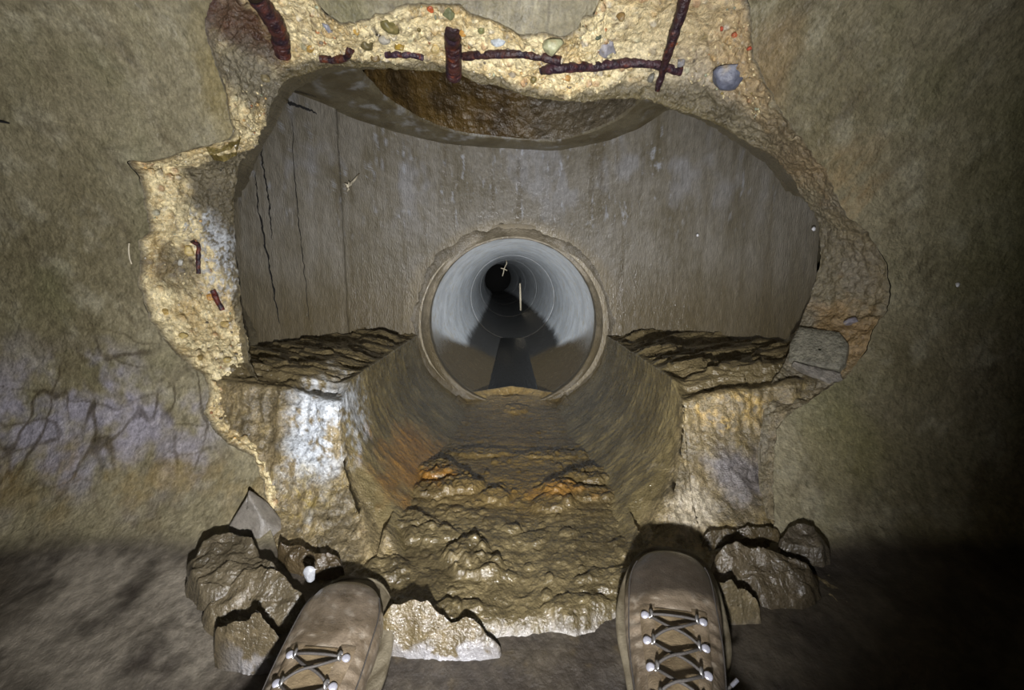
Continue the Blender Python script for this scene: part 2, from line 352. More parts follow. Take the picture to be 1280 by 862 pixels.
# ---------------------------------------------------------------- broken rim of the opening
NR = 96
oy, oz = prof_at(O_d[:, 1]); O3 = np.stack([O_d[:, 0], oy, oz], 1)
cen = np.array([0, .85, .43])
out = O3 - cen; out[:, 1] = 0; out /= np.linalg.norm(out, axis=1)[:, None]
t = np.linspace(0, 1, NR)[:, None, None]
A = O3[None]; B = I_d[None]
side = np.interp(tt, [0, 6, 22, 30, 56, 62, 77], [.2, .4, .35, .12, .12, .1, .0])[None, :, None]
V = A + (B - A) * t
V = V + np.array([0, 1, 0]) * (.10 * side * np.sin(math.pi * t) ** 1 * 1.2)          # hollowed face
pre = O3 + out * .006 + np.array([0, .008, 0]); post = I_d + out * .07 + np.array([0, .16, 0])
post2 = I_d + out * .045 + np.array([0, .035, 0])
bk = np.concatenate([(I_d + (post2 - I_d) * f)[None] for f in np.linspace(0, 1, 9)[1:]] + [(post2 + (post - post2) * f)[None] for f in np.linspace(0, 1, 7)[1:]])
V = np.concatenate([pre[None], V, bk], 0); nrow = NR + 15
T = np.r_[0, np.linspace(0, 1, NR), np.full(14, 1.0)][:, None] * np.ones((1, NB)); TI = np.ones((nrow, 1)) * tt[None, :]
V = V.reshape(-1, 3); T = T.ravel(); TI = TI.ravel(); n = len(V)
N = grid_normals(V, nrow, NB); flip = N[:, 1] > 0; N[flip] *= -1
w1, id1 = worley(V, 75); w2, id2 = worley(V, 190, 5.)
top = sm(25, 30, TI) * (1 - sm(55, 59, TI)); left = 1 - sm(23, 29, TI); right = sm(57, 61, TI)
agg = np.clip(top * (1 - sm(-.1, .1, T - np.interp(TI, [30, 49, 52, 56], [.80, .82, .74, .5]) + .12 * fbm(V, 25, 3))) + left * (1 - sm(-.1, .12, T - np.interp(TI, [0, 3, 6, 9, 11, 13, 15, 19, 21, 24], [.5, .7, .8, .85, .72, .5, .3, .28, .4, .6]) + .22 * fbm(V, 22, 3))) + right * .12 * (1 - sm(.4, .8, T)), 0, 1)
agg *= sm(.0, .06, T)
pick1 = (id1 % 5 == 0); pick2 = (id2 % 3 == 0)
disp = .013 * fbm(V, 22, 4, .55) + .008 * fbm(V, 60, 4, .65)
disp += agg * (np.where(pick1, .006 * (1 - sm(.2, .62, w1)), 0) + np.where(pick2, .0015 * (1 - sm(.15, .55, w2)), 0))
edge = sm(0, .07, T) * (1 - .6 * sm(.9, 1.0, T))
V = V + N * (disp * edge)[:, None]
nz1 = fbm(V, 18, 4, .6, 3.); nz2 = fbm(V, 120, 3, .6, 8.)
C = mixc(const(srgb(118, 109, 86), n), const(srgb(94, 86, 66), n), sm(-.3, .3, nz1))
Ca = mixc(const(srgb(230, 214, 168), n), const(srgb(190, 166, 116), n), sm(-.25, .35, nz1 + .5 * nz2))
Ca = mixc(Ca, const(srgb(240, 228, 190), n), .7 * sm(.1, .4, nz2))
Ca = mixc(Ca, const(srgb(110, 92, 62), n), .7 * sm(.18, .45, fbm(V, 70, 3, .6, 21.)))
pal = np.array([srgb(150, 140, 120), srgb(118, 104, 60), srgb(190, 156, 100), srgb(206, 200, 186), srgb(96, 88, 74), srgb(156, 108, 70), srgb(140, 144, 120)])
m1 = np.where(pick1, 1 - sm(.35, .5, w1), 0) * agg; m2 = np.where(pick2, 1 - sm(.3, .45, w2), 0) * agg
Ca = mixc(Ca, mixc(const(srgb(158, 134, 98), n), const(srgb(150, 140, 124), n), sm(.3, .6, T)), .8 * sm(49, 53, TI)); C = mixc(C, Ca, agg); C = mixc(C, pal[id1 % 7], m1 * .6); C = mixc(C, pal[(id2 // 3) % 7], m2 * .4)
C = mixc(C, const(srgb(134, 126, 108), n), right * .6 * sm(-.1, .3, nz1)); C = mixc(C, const(srgb(98, 88, 60), n), top * sm(.86, .95, T) * .8)
def bpos(px, py, rows=slice(None)):
    u, v = project(V); return V[np.argmin((u - px) ** 2 + (v - py) ** 2)]
rustp = bpos(305, 38)
C = mixc(C, const(srgb(62, 30, 22), n), .92 * near(V, rustp, (.065, .12, .055), .8, 30))
C = mixc(C, const(srgb(112, 106, 90), n), .85 * near(V, bpos(310, 95), (.06, .12, .06), .6, 30))
C = mixc(C, const(srgb(188, 192, 196), n), left * .8 * near(V, bpos(275, 320), (.05, .2, .11), .8, 26) * sm(-.1, .25, nz2 + .5 * nz1))
C = mixc(C, const(srgb(64, 54, 36), n), .7 * near(V, bpos(215, 335), (.03, .1, .06), .9, 30))
C = mixc(C, const(srgb(150, 120, 74), n), right * .6 * near(V, bpos(1060, 420), (.05, .2, .08), .8, 26))
C = mixc(C, const(srgb(134, 108, 72), n), right * .5 * near(V, bpos(1000, 190), (.12, .2, .1), .8, 26))
u_, v_ = project(V)
C = np.c_[C, np.clip(.35 + .5 * sm(-.1, .4, fbm(V, 30, 3, .5, 2.)) + .3 * sm(.8, .95, T), 0, 1)]
BRK_V, BRK_N, BRK_T, BRK_TI, BRK_A, BRK_U, BRK_W = V, N, T, TI, agg, u_, v_
rim = struct(mesh_np('wall_broken_edge', V, grid_faces(nrow, NB), M_BREAK, col=C), 'jagged broken concrete edge with exposed aggregate around the opening')

def stone_mesh(seed, sub=2, rough=.25, flat=1.0):
    import bmesh
    bm = bmesh.new(); bmesh.ops.create_icosphere(bm, subdivisions=sub, radius=1)
    V = np.array([v.co[:] for v in bm.verts]); F = np.array([[v.index for v in f.verts] for f in bm.faces]); bm.free()
    r = np.random.default_rng(seed)
    for k in range(7):                                           # cut flats
        d = r.normal(size=3); d /= np.linalg.norm(d); h = V @ d; lim = r.uniform(.55, .85)
        V = V - np.outer(np.maximum(h - lim, 0), d)
    V *= (1 + rough * fbm(V, 1.6, 3, .5, seed * 3.1))[:, None]
    return V, F
def at_rim(px, py):
    i = np.argmin((BRK_U - px) ** 2 + (BRK_W - py) ** 2 + 1e4 * (BRK_T >= 1)); return BRK_V[i], BRK_N[i]
def pebble(px, py, wpx, hpx, rgb, seed, parent=rim, name='stone', rot=0):
    p, nn = at_rim(px, py); k = p[1] / FPX
    V, F = stone_mesh(seed, 3, .18)
    V = V * np.array([wpx * .5 * k, .42 * k * (wpx + hpx) * .5, hpx * .5 * k])
    a = math.radians(rot); V = V @ np.array([[math.cos(a), 0, math.sin(a)], [0, 1, 0], [-math.sin(a), 0, math.cos(a)]])
    # face of the pebble follows the slope of the break
    tl = math.atan2(nn[2], -nn[1]); R = np.array([[1, 0, 0], [0, math.cos(tl), -math.sin(tl)], [0, math.sin(tl), math.cos(tl)]])
    V = V @ R; rc = srgb(*rgb) * .88 + srgb(170, 150, 110) * .12; C = np.c_[mixc(const(rc, len(V)), const(rc * .55, len(V)), sm(-.2, .4, fbm(V, 140, 4, .7, seed))), np.full(len(V), .6)]; C[:, :3] = mixc(C[:, :3], const(srgb(176, 156, 112), len(V)), .6 * sm(.2, .35, fbm(V, 110, 4, .7, seed + 50)))
    o = mesh_np(name, V, F, M_STONE, parent, C); o.location = p + nn * .0005; return o
for i, (a, b, w, h, c, r) in enumerate([
    (912, 93, 40, 34, (88, 98, 122), 10), (691, 57, 27, 22, (176, 178, 140), 0), (760, 58, 26, 22, (150, 150, 160), -30), (489, 31, 26, 18, (112, 106, 62), -35),
    (410, 34, 11, 14, (150, 156, 172), 20), (458, 54, 18, 14, (96, 88, 56), -30), (480, 49, 16, 10, (176, 172, 160), 10), (579, 41, 10, 8, (190, 140, 66), 20),
    (622, 51, 18, 8, (196, 206, 214), 0), (667, 100, 8, 11, (110, 100, 56), 0), (707, 97, 12, 9, (184, 134, 66), -20), (561, 17, 14, 14, (108, 116, 84), 0),
    (539, 11, 9, 9, (190, 84, 36), 0), (747, 46, 9, 6, (74, 90, 76), 0), (815, 98, 9, 12, (104, 106, 102), 0), (602, 38, 10, 9, (126, 130, 84), 30), (500, 58, 16, 8, (170, 140, 50), 0),
    (851, 78, 11, 10, (140, 140, 146), 0), (903, 35, 6, 6, (180, 62, 34), 0), (918, 44, 7, 6, (180, 70, 40), 0), (937, 61, 7, 7, (186, 66, 40), 0), (775, 20, 12, 9, (140, 112, 66), 0),
    (545, 60, 12, 10, (190, 168, 110), 0), (470, 72, 12, 9, (120, 100, 60), 0), (640, 92, 10, 8, (160, 150, 130), 0), (735, 70, 13, 9, (200, 184, 140), 15), (388, 60, 11, 9, (200, 160, 80), 15),
    (236, 312, 16, 14, (206, 184, 120), 0), (225, 328, 12, 8, (190, 190, 184), 0), (205, 390, 10, 9, (200, 170, 100), 0), (262, 372, 10, 9, (204, 150, 70), 0), (284, 450, 10, 9, (190, 170, 110), 0),
    (299, 482, 9, 14, (206, 190, 140), 0), (230, 420, 12, 9, (180, 160, 100), 0), (1004, 484, 9, 6, (130, 60, 50), 0), (275, 100, 12, 12, (150, 140, 110), 0), (1066, 402, 22, 10, (130, 128, 140), 10),
    (280, 405, 12, 9, (196, 172, 112), 0), (250, 448, 10, 8, (150, 128, 76), 0), (330, 98, 14, 10, (128, 118, 88), 0), (445, 40, 9, 8, (210, 170, 90), 0)]):
    pebble(a, b, w, h, c, 11 + i, rot=r)
# fine aggregate too small to pick apart
cand = np.where((BRK_A > .45) & (BRK_W > -25))[0]; cand = cand[np.linalg.norm(BRK_V[cand] - rustp, axis=1) > .085]; cand = rng.choice(cand, 700)
SV, SF, SC = [], [], []; base = 0; protos = [stone_mesh(200 + k, 1, .3) for k in range(6)]
for q in cand:
    pv, pf = protos[q % 6]; r = .0016 * (1 + 1.6 * rng.random() ** 3)
    SV.append(pv * r * rng.uniform(.7, 1.3, 3) + BRK_V[q]); SF.append(pf + base); base += len(pv)
    c = pal[rng.integers(7)] * rng.uniform(.7, 1.5) if rng.random() < .35 else srgb(216, 200, 156) * rng.uniform(.7, 1.15)
    SC.append(np.tile(np.r_[np.clip(c, 0, .9), .6], (len(pv), 1)))
o = mesh_np('gravel', np.concatenate(SV), np.concatenate(SF), M_STONE, rim, np.concatenate(SC)); o['kind'] = 'stuff'
# loose flake of mortar on the right of the opening
def flake(name, outline, thick, rgb, seed, parent):
    P = np.array([at_rim(*p)[0] for p in outline]); c = P.mean(0); nn = np.cross(P[1] - P[0], P[-1] - P[0]); nn = np.mean([at_rim(*p)[1] for p in outline], 0); nn /= np.linalg.norm(nn)
    P = P - np.outer((P - c) @ nn, nn); L = resample(np.vstack([P, P[:1]]), 121)[:-1]
    rows = []
    for s, h in ((1.02, -.01), (1.0, thick * .7), (.965, thick), (.7, thick), (.4, thick * 1.05), (.05, thick)): rows.append(c + (L - c) * s + nn * h)
    V = np.concatenate(rows); V += nn * (.0022 * fbm(V, 60, 4, .6, seed))[:, None]; n = len(V)
    C = np.c_[mixc(const(srgb(*rgb), n), const(srgb(*rgb) * .62, n), sm(-.2, .5, fbm(V, 60, 4, .6, seed))), np.full(n, .3)]
    return mesh_np(name, V, grid_faces(6, 120, True), M_BREAK, parent, C)
flake('mortar_flake', [(985, 432), (1000, 412), (1050, 418), (1062, 432), (1058, 455), (1050, 466), (1020, 462), (986, 452)], .012, (128, 124, 108), 3, rim)
flake('mortar_flake', [(990, 458), (1020, 464), (1050, 468), (1054, 476), (1036, 480), (1010, 470)], .01, (134, 128, 118), 5, rim)
flake('mortar_flake', [(256, 180), (285, 180), (299, 170), (292, 188), (276, 194), (264, 192)], .006, (116, 102, 52), 7, rim)

# ---------------------------------------------------------------- manhole chamber beyond the hole
CY, CR, PZ, PR = .97, .60, .284, .285
def barrel(a, z, r=CR):
    th = a / CR; return np.stack([r * np.sin(th), CY + r * np.cos(th), z], 1)
ZC_px = [(367, 118), (400, 130), (440, 147), (500, 166), (560, 180), (640, 186), (700, 188), (760, 176), (800, 160), (830, 140), (860, 128)]
aa, zz = [], []
for p in ZC_px:
    d = ray(*p); a2 = d[0] ** 2 + d[1] ** 2; b = -CY * d[1]; k = (-b + math.sqrt(b * b - a2 * (CY ** 2 - CR ** 2))) / a2
    q = d * k; aa.append(math.atan2(q[0], q[1] - CY) * CR); zz.append(EYE + q[2])
def zceil(a): return np.interp(a, aa, zz)
th = np.linspace(0, 2 * math.pi, 721)
circ = np.stack([np.arcsin(np.clip((PR + .012) * np.cos(th) / CR, -1, 1)) * CR, PZ + (PR + .012) * np.sin(th)], 1)
AM = 1.66 * CR
uv, F = polar(circ, np.array([0, PZ]), (-AM, AM, -.05, .90), 1000, 150, 1.25)
up = sm(.62, .90, uv[:, 1]); uv[:, 1] = uv[:, 1] + up * (zceil(uv[:, 0]) + .004 - .90)
V = barrel(uv[:, 0], uv[:, 1]); n = len(V)
N = np.stack([-np.sin(uv[:, 0] / CR), -np.cos(uv[:, 0] / CR), np.zeros(n)], 1)
SQ = np.stack([uv[:, 0], uv[:, 1] * .07, np.zeros(n)], 1)
st = fbm(SQ, 26, 4, .6); st2 = fbm(SQ, 90, 3, .6, 4.); bl = fbm(V, 9, 4, .55)
V += N * (.004 * fbm(V, 6, 3) + .0012 * st2 + .0018 * fbm(V, 45, 4, .6))[:, None]
# old joint between the barrel's staves on the left: the wall steps in
V += N * (.012 * sm(-.55, -.56, uv[:, 0] - .004 * fbm(V, 20, 2)))[:, None]
C = mixc(const(srgb(126, 121, 110), n), const(srgb(104, 97, 80), n), sm(-.45, .5, .5 * st + .9 * bl))
C = mixc(C, const(srgb(146, 146, 148), n), .6 * sm(.05, .4, fbm(V, (8, 8, 5), 4, .6, 12.)) * sm(.5, .75, uv[:, 1]))
C = mixc(C, const(srgb(176, 180, 188), n), .65 * sm(.15, .45, fbm(V, (80, 80, 26), 3, .6, 2.)) * sm(.5, .68, uv[:, 1]) * sm(-.2, .3, bl + st))
C = mixc(C, const(srgb(92, 80, 52), n), .7 * (1 - sm(.32, .52, uv[:, 1] + .05 * bl)))
dp = np.hypot(V[:, 0], V[:, 2] - PZ)
C = mixc(C, const(srgb(124, 114, 92), n), .7 * (1 - sm(.33, .36, dp + .02 * bl)))
C = mixc(C, const(srgb(84, 74, 54), n), .35 * sm(.1, .4, st)); C = np.c_[C, np.clip(.4 + .6 * sm(-.2, .4, st), 0, 1)]
cham = struct(mesh_np('wall_chamber', V, F, M_CHAM, col=C), 'round grey manhole chamber wall with water streaks behind the opening')
def crack_ribbon(pts, w, seed, proud=.0015, parent=cham, name='crack'):
    P = resample(np.array(pts, float), 90); s = np.linspace(0, 1, 90)
    J = np.stack([s, 0 * s, 0 * s], 1); off = .006 * fbm(J, 14, 4, .6, seed)
    W = w * (np.sin(math.pi * s) ** .4) * (.35 + 1.1 * np.clip(.5 + fbm(J, 22, 3, .6, seed + 9), 0, 1.5))
    P[:, 0] += off
    cen = np.array([0, CY]); R = []
    for sgn in (-1, 1):
        Q = P.copy(); d = Q[:, :2] - cen; tn = np.stack([-d[:, 1], d[:, 0]], 1) / np.linalg.norm(d, axis=1)[:, None]
        Q[:, :2] += sgn * tn * W[:, None] * .5 ; R.append(Q)
    mid = (R[0] + R[1]) / 2; dd = mid[:, :2] - cen; inn = -dd / np.linalg.norm(dd, axis=1)[:, None]
    for q in R: q[:, :2] += inn * proud
    m2 = mid.copy(); m2[:, :2] += inn * (proud + .0008)
    V = np.concatenate([R[0], m2, R[1]]); return mesh_np(name, V, grid_faces(3, 90), M_DARK, parent)
def barrel_hit(px, py, r=CR):
    d = ray(px, py); a2 = d[0] ** 2 + d[1] ** 2; b = -CY * d[1]; q = d * ((-b + math.sqrt(max(0, b * b - a2 * (CY ** 2 - r ** 2)))) / a2); return np.array([q[0], q[1], EYE + q[2]])
for k, (line, w) in enumerate([([(318, 215), (322, 260), (330, 300), (339, 350), (349, 405)], .006), ([(324, 160), (327, 200), (334, 240), (340, 300)], .005), ([(365, 140), (366, 200), (372, 270), (380, 340), (386, 400)], .003)]):
    crack_ribbon([barrel_hit(p[0], p[1], CR - .014) for p in line], w, 5. + k * 7)

# chamber roof slab with the access shaft
SX, SY, SRX, SRY = .02, 1.13, .365, .375
na, nr = 500, 70
ph = np.linspace(0, 2 * math.pi, na, endpoint=False)
wob = 1 + .02 * fbm(np.stack([np.cos(ph), np.sin(ph), 0 * ph], 1), 2.2, 3)
inn = np.stack([SX + SRX * wob * np.sin(ph), SY + SRY * wob * np.cos(ph)], 1)
# outer: barrel circle in the same directions
dv = inn - np.array([SX, SY]); dl = np.linalg.norm(dv, axis=1); dv /= dl[:, None]
o0 = np.array([SX, SY - CY]); bb = dv @ o0; kk2 = -bb + np.sqrt(bb * bb - (o0 @ o0 - (CR + .012) ** 2))
outp = np.array([SX, SY]) + dv * kk2[:, None]
tq = np.linspace(0, 1, nr)[:, None, None]
XY = (inn[None] + (outp - inn)[None] * tq).reshape(-1, 2)
ang = np.arctan2(XY[:, 0], XY[:, 1] - CY); zc = zceil(ang * CR)
tr = np.repeat(np.linspace(0, 1, nr), na)
zc = zc + .012 * (1 - tr) ** 2
V = np.c_[XY, zc]; n = len(V)
V[:, 2] += .004 * fbm(V, 12, 4, .6) + .02 * (1 - sm(0, .05, tr)) * .5
C = mixc(const(srgb(104, 96, 74), n), const(srgb(84, 74, 50), n), sm(-.3, .3, fbm(V, 14, 4, .6)))
C = mixc(C, const(srgb(150, 150, 148), n), .75 * sm(.0, .35, fbm(V, (16, 16, 16), 4, .6, 3.)) * (1 - sm(.45, .75, tr)))
C = np.c_[C, np.full(n, .6)]
slab = struct(mesh_np('ceiling_chamber', V, grid_faces(nr, na, True), M_CHAM, col=C), 'grey concrete roof slab of the chamber around the shaft', 'ceiling')
nz_ = 160; zz_ = np.linspace(0, .75, nz_); A2, Z2 = np.meshgrid(ph, zz_, indexing='xy')
zi = zceil(np.arctan2(inn[:, 0], inn[:, 1] - CY) * CR) + .016
V = np.stack([np.tile(inn[:, 0], nz_), np.tile(inn[:, 1], nz_), (zi[None] + Z2 * 1.0).ravel()], 1); n = len(V)
N = np.stack([-np.tile(np.sin(ph), nz_), -np.tile(np.cos(ph), nz_), np.zeros(n)], 1)
V += N * (.012 * fbm(V, (14, 14, 20), 4, .6) + .006 * ridged(V, (40, 40, 60), 3))[:, None]
C = mixc(const(srgb(96, 76, 40), n), const(srgb(70, 56, 34), n), sm(-.3, .3, fbm(V, 10, 4, .6)))
C = mixc(C, const(srgb(100, 94, 80), n), .7 * sm(-.05, .2, V[:, 0]))
C = np.c_[C, np.full(n, .8)]
struct(mesh_np('wall_shaft', V, grid_faces(nz_, na, True), M_SHAFT, col=C), 'wet brown access shaft wall above the chamber')
# black gap where slab and wall part company
gap = [at_depth(a, b, 1.02) for a, b in ((347, 116), (354, 124), (362, 129), (376, 133), (388, 138), (396, 142))]

# ---------------------------------------------------------------- bench and channel cast in the chamber floor
CHR = .305
def section(q):                                              # q 0..1 across, returns x, z
    L1, LU = .36, math.pi * CHR; L = 2 * L1 + LU; d = q * L
    x = np.where(d < L1, -(CHR + L1) + d, np.where(d > L1 + LU, CHR + d - L1 - LU, 0)); z = np.full_like(d, PZ - .01)
    m = (d >= L1) & (d <= L1 + LU); f = (d[m] - L1) / CHR
    x[m] = -CHR * np.cos(f); z[m] = PZ - .01 - CHR * np.sin(f); return x, z
nq, ny, nf = 540, 240, 110
q = np.linspace(0, 1, nq); xs, zs = section(q)
zs = zs + .025 * sm(.36, .62, np.abs(xs)); zs += .02 * (1 - sm(.0, .09, np.abs(np.abs(xs) - CHR))) * (-1)
wob = fbm(np.stack([xs, zs * 0, 0 * xs], 1), 16, 4, .6)
yf = Wz(np.clip(zs, 0, .3)) + .022 + .022 * wob
drop = .028 * (np.abs(xs) > CHR - .1)
G = []
for k in range(ny):
    f = (k / (ny - 1)) ** .8; G.append(np.stack([xs, 1.60 + (yf - 1.60) * f, zs - drop * sm(.90, 1.0, f) ** 1.5], 1))
for k in range(1, nf + 1):
    f = k / nf; z2 = (zs - drop) + (-.06 - zs + drop) * f; G.append(np.stack([xs * (1 - .03 * f), Wz(np.clip(z2, .0, .4)) + .020 + .04 * sm(.47, .56, np.abs(xs)) * sm(.4, .8, f) + .022 * wob * (1 - f), z2], 1))
V = np.array(G).reshape(-1, 3); nrow = ny + nf; n = len(V)
N = grid_normals(V, nrow, nq); N *= np.sign(N[:, 2] + 1e-9 + (np.abs(N[:, 2]) < .2) * -N[:, 1] * 5)[:, None]
row = np.repeat(np.arange(nrow), nq); face = sm(ny - 12, ny + 6, row); qq = np.tile(q, nrow)
bench = sm(CHR - .005, CHR + .03, np.abs(np.tile(xs, nrow))) * (1 - face)
warpV = V + .02 * np.stack([fbm(V, 9, 3), fbm(V, 9, 3, .5, 5.), 0 * row], 1)
step = np.floor(6 * (fbm(warpV, (5, 16, 5), 3, .5, 2.) + .5)) / 6
d = bench * (0.036 * (step - .5) + .007 * fbm(V, 22, 3, .55) + .006 * ridged(V, (14, 40, 14), 3, 6.) - .008)
d += face * (.016 * fbm(V, 14, 4, .6) + .006 * fbm(V, 60, 4, .6))
d += (1 - bench) * (1 - face) * (.005 * fbm(V, (8, 26, 8), 4, .6) + .0025 * fbm(V, (40, 90, 40), 3, .6))
V = V + N * d[:, None]
nz1 = fbm(V, 16, 4, .6); nz2 = fbm(V, 90, 3, .6)
C = mixc(const(srgb(116, 104, 72), n), const(srgb(88, 78, 52), n), sm(-.3, .3, nz1))
C = mixc(C, const(srgb(104, 92, 66), n), bench * .7)
Cf = mixc(const(srgb(128, 114, 84), n), const(srgb(98, 88, 66), n), sm(-.3, .3, nz1))
Cf = mixc(Cf, const(srgb(152, 134, 90), n), .45 * sm(.05, .35, fbm(V, 40, 4, .6, 7.)))
C = mixc(C, Cf, face)
C = mixc(C, const(srgb(190, 196, 202), n), .9 * near(V, np.array(at_depth(405, 535, .80)), (.075, .16, .14), .7, 20) * sm(-.35, .1, nz2 + nz1))
C = mixc(C, const(srgb(186, 174, 150), n), .8 * near(V, np.array(at_depth(862, 628, .74)), (.06, .1, .05), .8, 26))
C = mixc(C, const(srgb(112, 108, 110), n), .8 * face * near(V, np.array(at_depth(920, 590, .76)), (.08, .1, .06), .8, 26))
C = mixc(C, const(srgb(140, 98, 42), n), .6 * near(V, np.array([-.2, .95, .06]), (.1, .22, .13), .8, 20))
C = mixc(C, const(srgb(186, 156, 92), n), .7 * face * near(V, np.array(at_depth(905, 510, .79)), (.08, .12, .05), .8, 26) * sm(-.2, .25, nz2 + nz1))
C = mixc(C, const(srgb(158, 138, 76), n), .6 * face * near(V, np.array(at_depth(385, 610, .75)), (.07, .12, .06), .8, 26) * sm(-.2, .25, nz2 + nz1))
C = np.c_[C, np.clip(.9 - .25 * face, 0, 1)]
Fg = grid_faces(nrow, nq); isface = row[Fg].min(1) >= ny - 3
Va, Fa, Ca_ = subset(V, Fg, C, ~isface); struct(mesh_np('floor_channel', Va, Fa, M_MUD, col=Ca_), 'muddy half-round channel with broken benches leading to the pipe', 'floor')
Va, Fa, Ca_ = subset(V, Fg, C, isface); struct(mesh_np('wall_bench_end', Va, Fa, M_FACE, col=Ca_), 'broken concrete end of the benches on both sides of the channel')

# ---------------------------------------------------------------- pipe beyond
def pipe(y0, y1, c0, c1, r, seed, label, mouth=False):
    na, nl = 180, 80
    th = np.linspace(0, 2 * math.pi, na, endpoint=False); f = np.linspace(0, 1, nl)
    ring = []; RO = r + .045
    prof = [(0, RO), (0, r + .012)] + [(0, r + .004)] + [(y1 - y0) * k for k in []]
    rows = [(0.0, RO), (0.0, r + .012), (.003, r + .004), (.01, r)] + [(.01 + (y1 - y0 - .02) * k, r) for k in f[1:-1]] + [(y1 - y0 - .01, r), (y1 - y0 - .003, r + .004), (y1 - y0, r + .012), (y1 - y0, RO)]
    V = np.array([[(rr) * np.cos(th), np.full(na, dy), rr * np.sin(th)] for dy, rr in rows]).transpose(0, 2, 1).reshape(-1, 3)
    g = (V[:, 1] / (y1 - y0))[:, None]; V = V + (np.array(c0) * (1 - g) + np.array(c1) * g)[:, [0, 1]] @ np.array([[1, 0, 0], [0, 0, 1]])
    V[:, 1] += y0; n = len(V)
    ax = (np.array(c0) * (1 - g) + np.array(c1) * g); rad = V[:, [0, 2]] - ax; rad /= np.linalg.norm(rad, axis=1)[:, None]
    dd = .0015 * fbm(V, 20, 4, .6, seed) + .0006 * fbm(V, (60, 15, 60), 3, .6, seed)
    V[:, 0] -= rad[:, 0] * dd; V[:, 2] -= rad[:, 1] * dd
    b = fbm(V, 10, 4, .6, seed); h = V[:, 2]
    C = mixc(const(srgb(214, 220, 224), n), const(srgb(188, 194, 198), n), sm(-.3, .4, b))
    C = mixc(C, const(srgb(196, 186, 156), n), .5 * sm(.1, .4, fbm(V, 40, 3, .6, 2.)))
    wl = .045 + .060 * sm(1.6, 2.6, V[:, 1]) + .02 * b
    wetm = 1 - sm(wl, wl + .04, h)
    C = mixc(C, const(srgb(44, 41, 35), n), .95 * wetm)
    brown = (1 - sm(.02, .2, V[:, 1] - 1.56 + .05 * b - .70 * (1 - sm(.03, .28, h)))) * (1 - sm(.14, .34, h))
    C = mixc(C, const(srgb(98, 84, 56), n), brown)
    yl = V[:, 1] - y0; C = mixc(C, const(srgb(58, 54, 46), n), .9 * np.maximum(1 - sm(.004, .012, yl), sm(y1 - y0 - .014, y1 - y0 - .006, yl)))
    if mouth: C = mixc(C, const(srgb(104, 94, 72), n), 1 - sm(.03, .05, V[:, 1] - y0 + .02 * b))
    C = np.c_[C, np.clip(.2 + .8 * np.maximum(wetm, brown), 0, 1)]
    o = mesh_np('concrete_pipe', V, grid_faces(len(rows), na, True), M_PIPE, None, C)
    return tag(o, label, 'pipe', 'pipe lengths beyond the chamber')
pc = [(.003, PZ), (.004, PZ + .005), (-.035, PZ + .02), (-.10, PZ + .04), (-.18, PZ + .06), (-.3, PZ + .08)]
py_ = [1.566, 3.15, 4.65, 6.2, 7.8, 9.4]
lab = ['pale grey concrete pipe length nearest the chamber, its mouth ringed with mud', 'second concrete pipe length, dim grey, beyond the first dark joint', 'third concrete pipe length, nearly dark, far inside the pipe', 'fourth concrete pipe length, almost black, beyond the thin pale stick', 'farthest black concrete pipe length at the very end']
for k in range(5):
    pipe(py_[k], py_[k + 1] - .012, pc[k], pc[k + 1], PR - .002 * k, 3. * k, lab[k], k == 0)
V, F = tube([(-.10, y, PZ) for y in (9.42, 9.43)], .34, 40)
struct(mesh_np('pipe_end_dark', V + np.array([-.2, 0, .08]), F, M_DARK), 'black disc painted for the darkness at the far end of the pipe')  # black disc stands in for the dark deep in the pipe
# water lying in the pipe
def flat_water():
    nx, nl = 40, 80; Y = np.linspace(1.60, 3.12, nl); V = []
    for yy in Y:
        w = .100 * (1 - .25 * sm(1.75, 1.6, yy)); x = np.linspace(-w, w, nx)
        V.append(np.stack([x + .003, np.full(nx, yy) + .02 * fbm(np.stack([x, 0 * x + yy, 0 * x], 1), 18, 3) * (yy < 1.62), np.full(nx, .016)], 1))
    V = np.concatenate(V); F = grid_faces(nl, nx); return V, F
mw = bpy.data.materials.new('shallow_water'); mw.use_nodes = True; b = mw.node_tree.nodes['Principled BSDF']
b.inputs['Base Color'].default_value = (*srgb(30, 27, 21), 1); b.inputs['Roughness'].default_value = .06; b.inputs['Specular IOR Level'].default_value = .5
nzw = mw.node_tree.nodes.new('ShaderNodeTexNoise'); nzw.inputs['Scale'].default_value = 26
bpw = mw.node_tree.nodes.new('ShaderNodeBump'); bpw.inputs['Distance'].default_value = .0015
mw.node_tree.links.new(nzw.outputs[0], bpw.inputs['Height']); mw.node_tree.links.new(bpw.outputs[0], b.inputs['Normal'])
V, F = flat_water(); tag(mesh_np('standing_water', V, F, mw), 'dark shallow water lying in the bottom of the pipe', 'water', kind='stuff')
# mud plastered round the pipe mouth
V = []; thc = np.linspace(0, 2 * math.pi, 420, endpoint=False)
jc = 1 + .8 * fbm(np.stack([np.cos(thc), np.sin(thc), 0 * thc], 1), 3.5, 4, .6)
for rr, yy in ((PR + .052 * jc, 1.578), (PR + .040 * jc, 1.5695), (PR + .026, 1.565), (PR + .014, 1.560), (PR + .004, 1.55), (PR - .003, 1.54), (PR - .004, 1.55), (PR - .002, 1.58)):
    x = rr * np.cos(thc); yb = CY + np.sqrt(CR ** 2 - np.clip(x, -.59, .59) ** 2) - 1.57
    V.append(np.stack([.003 + x, yy + yb * np.clip((rr - PR) / .02, 0, 1), PZ + rr * np.sin(thc)], 1))
V = np.concatenate(V); V += .003 * np.stack([fbm(V, 22, 3, .6), fbm(V, 22, 3, .6, 4.), fbm(V, 22, 3, .6, 8.)], 1); n = len(V)
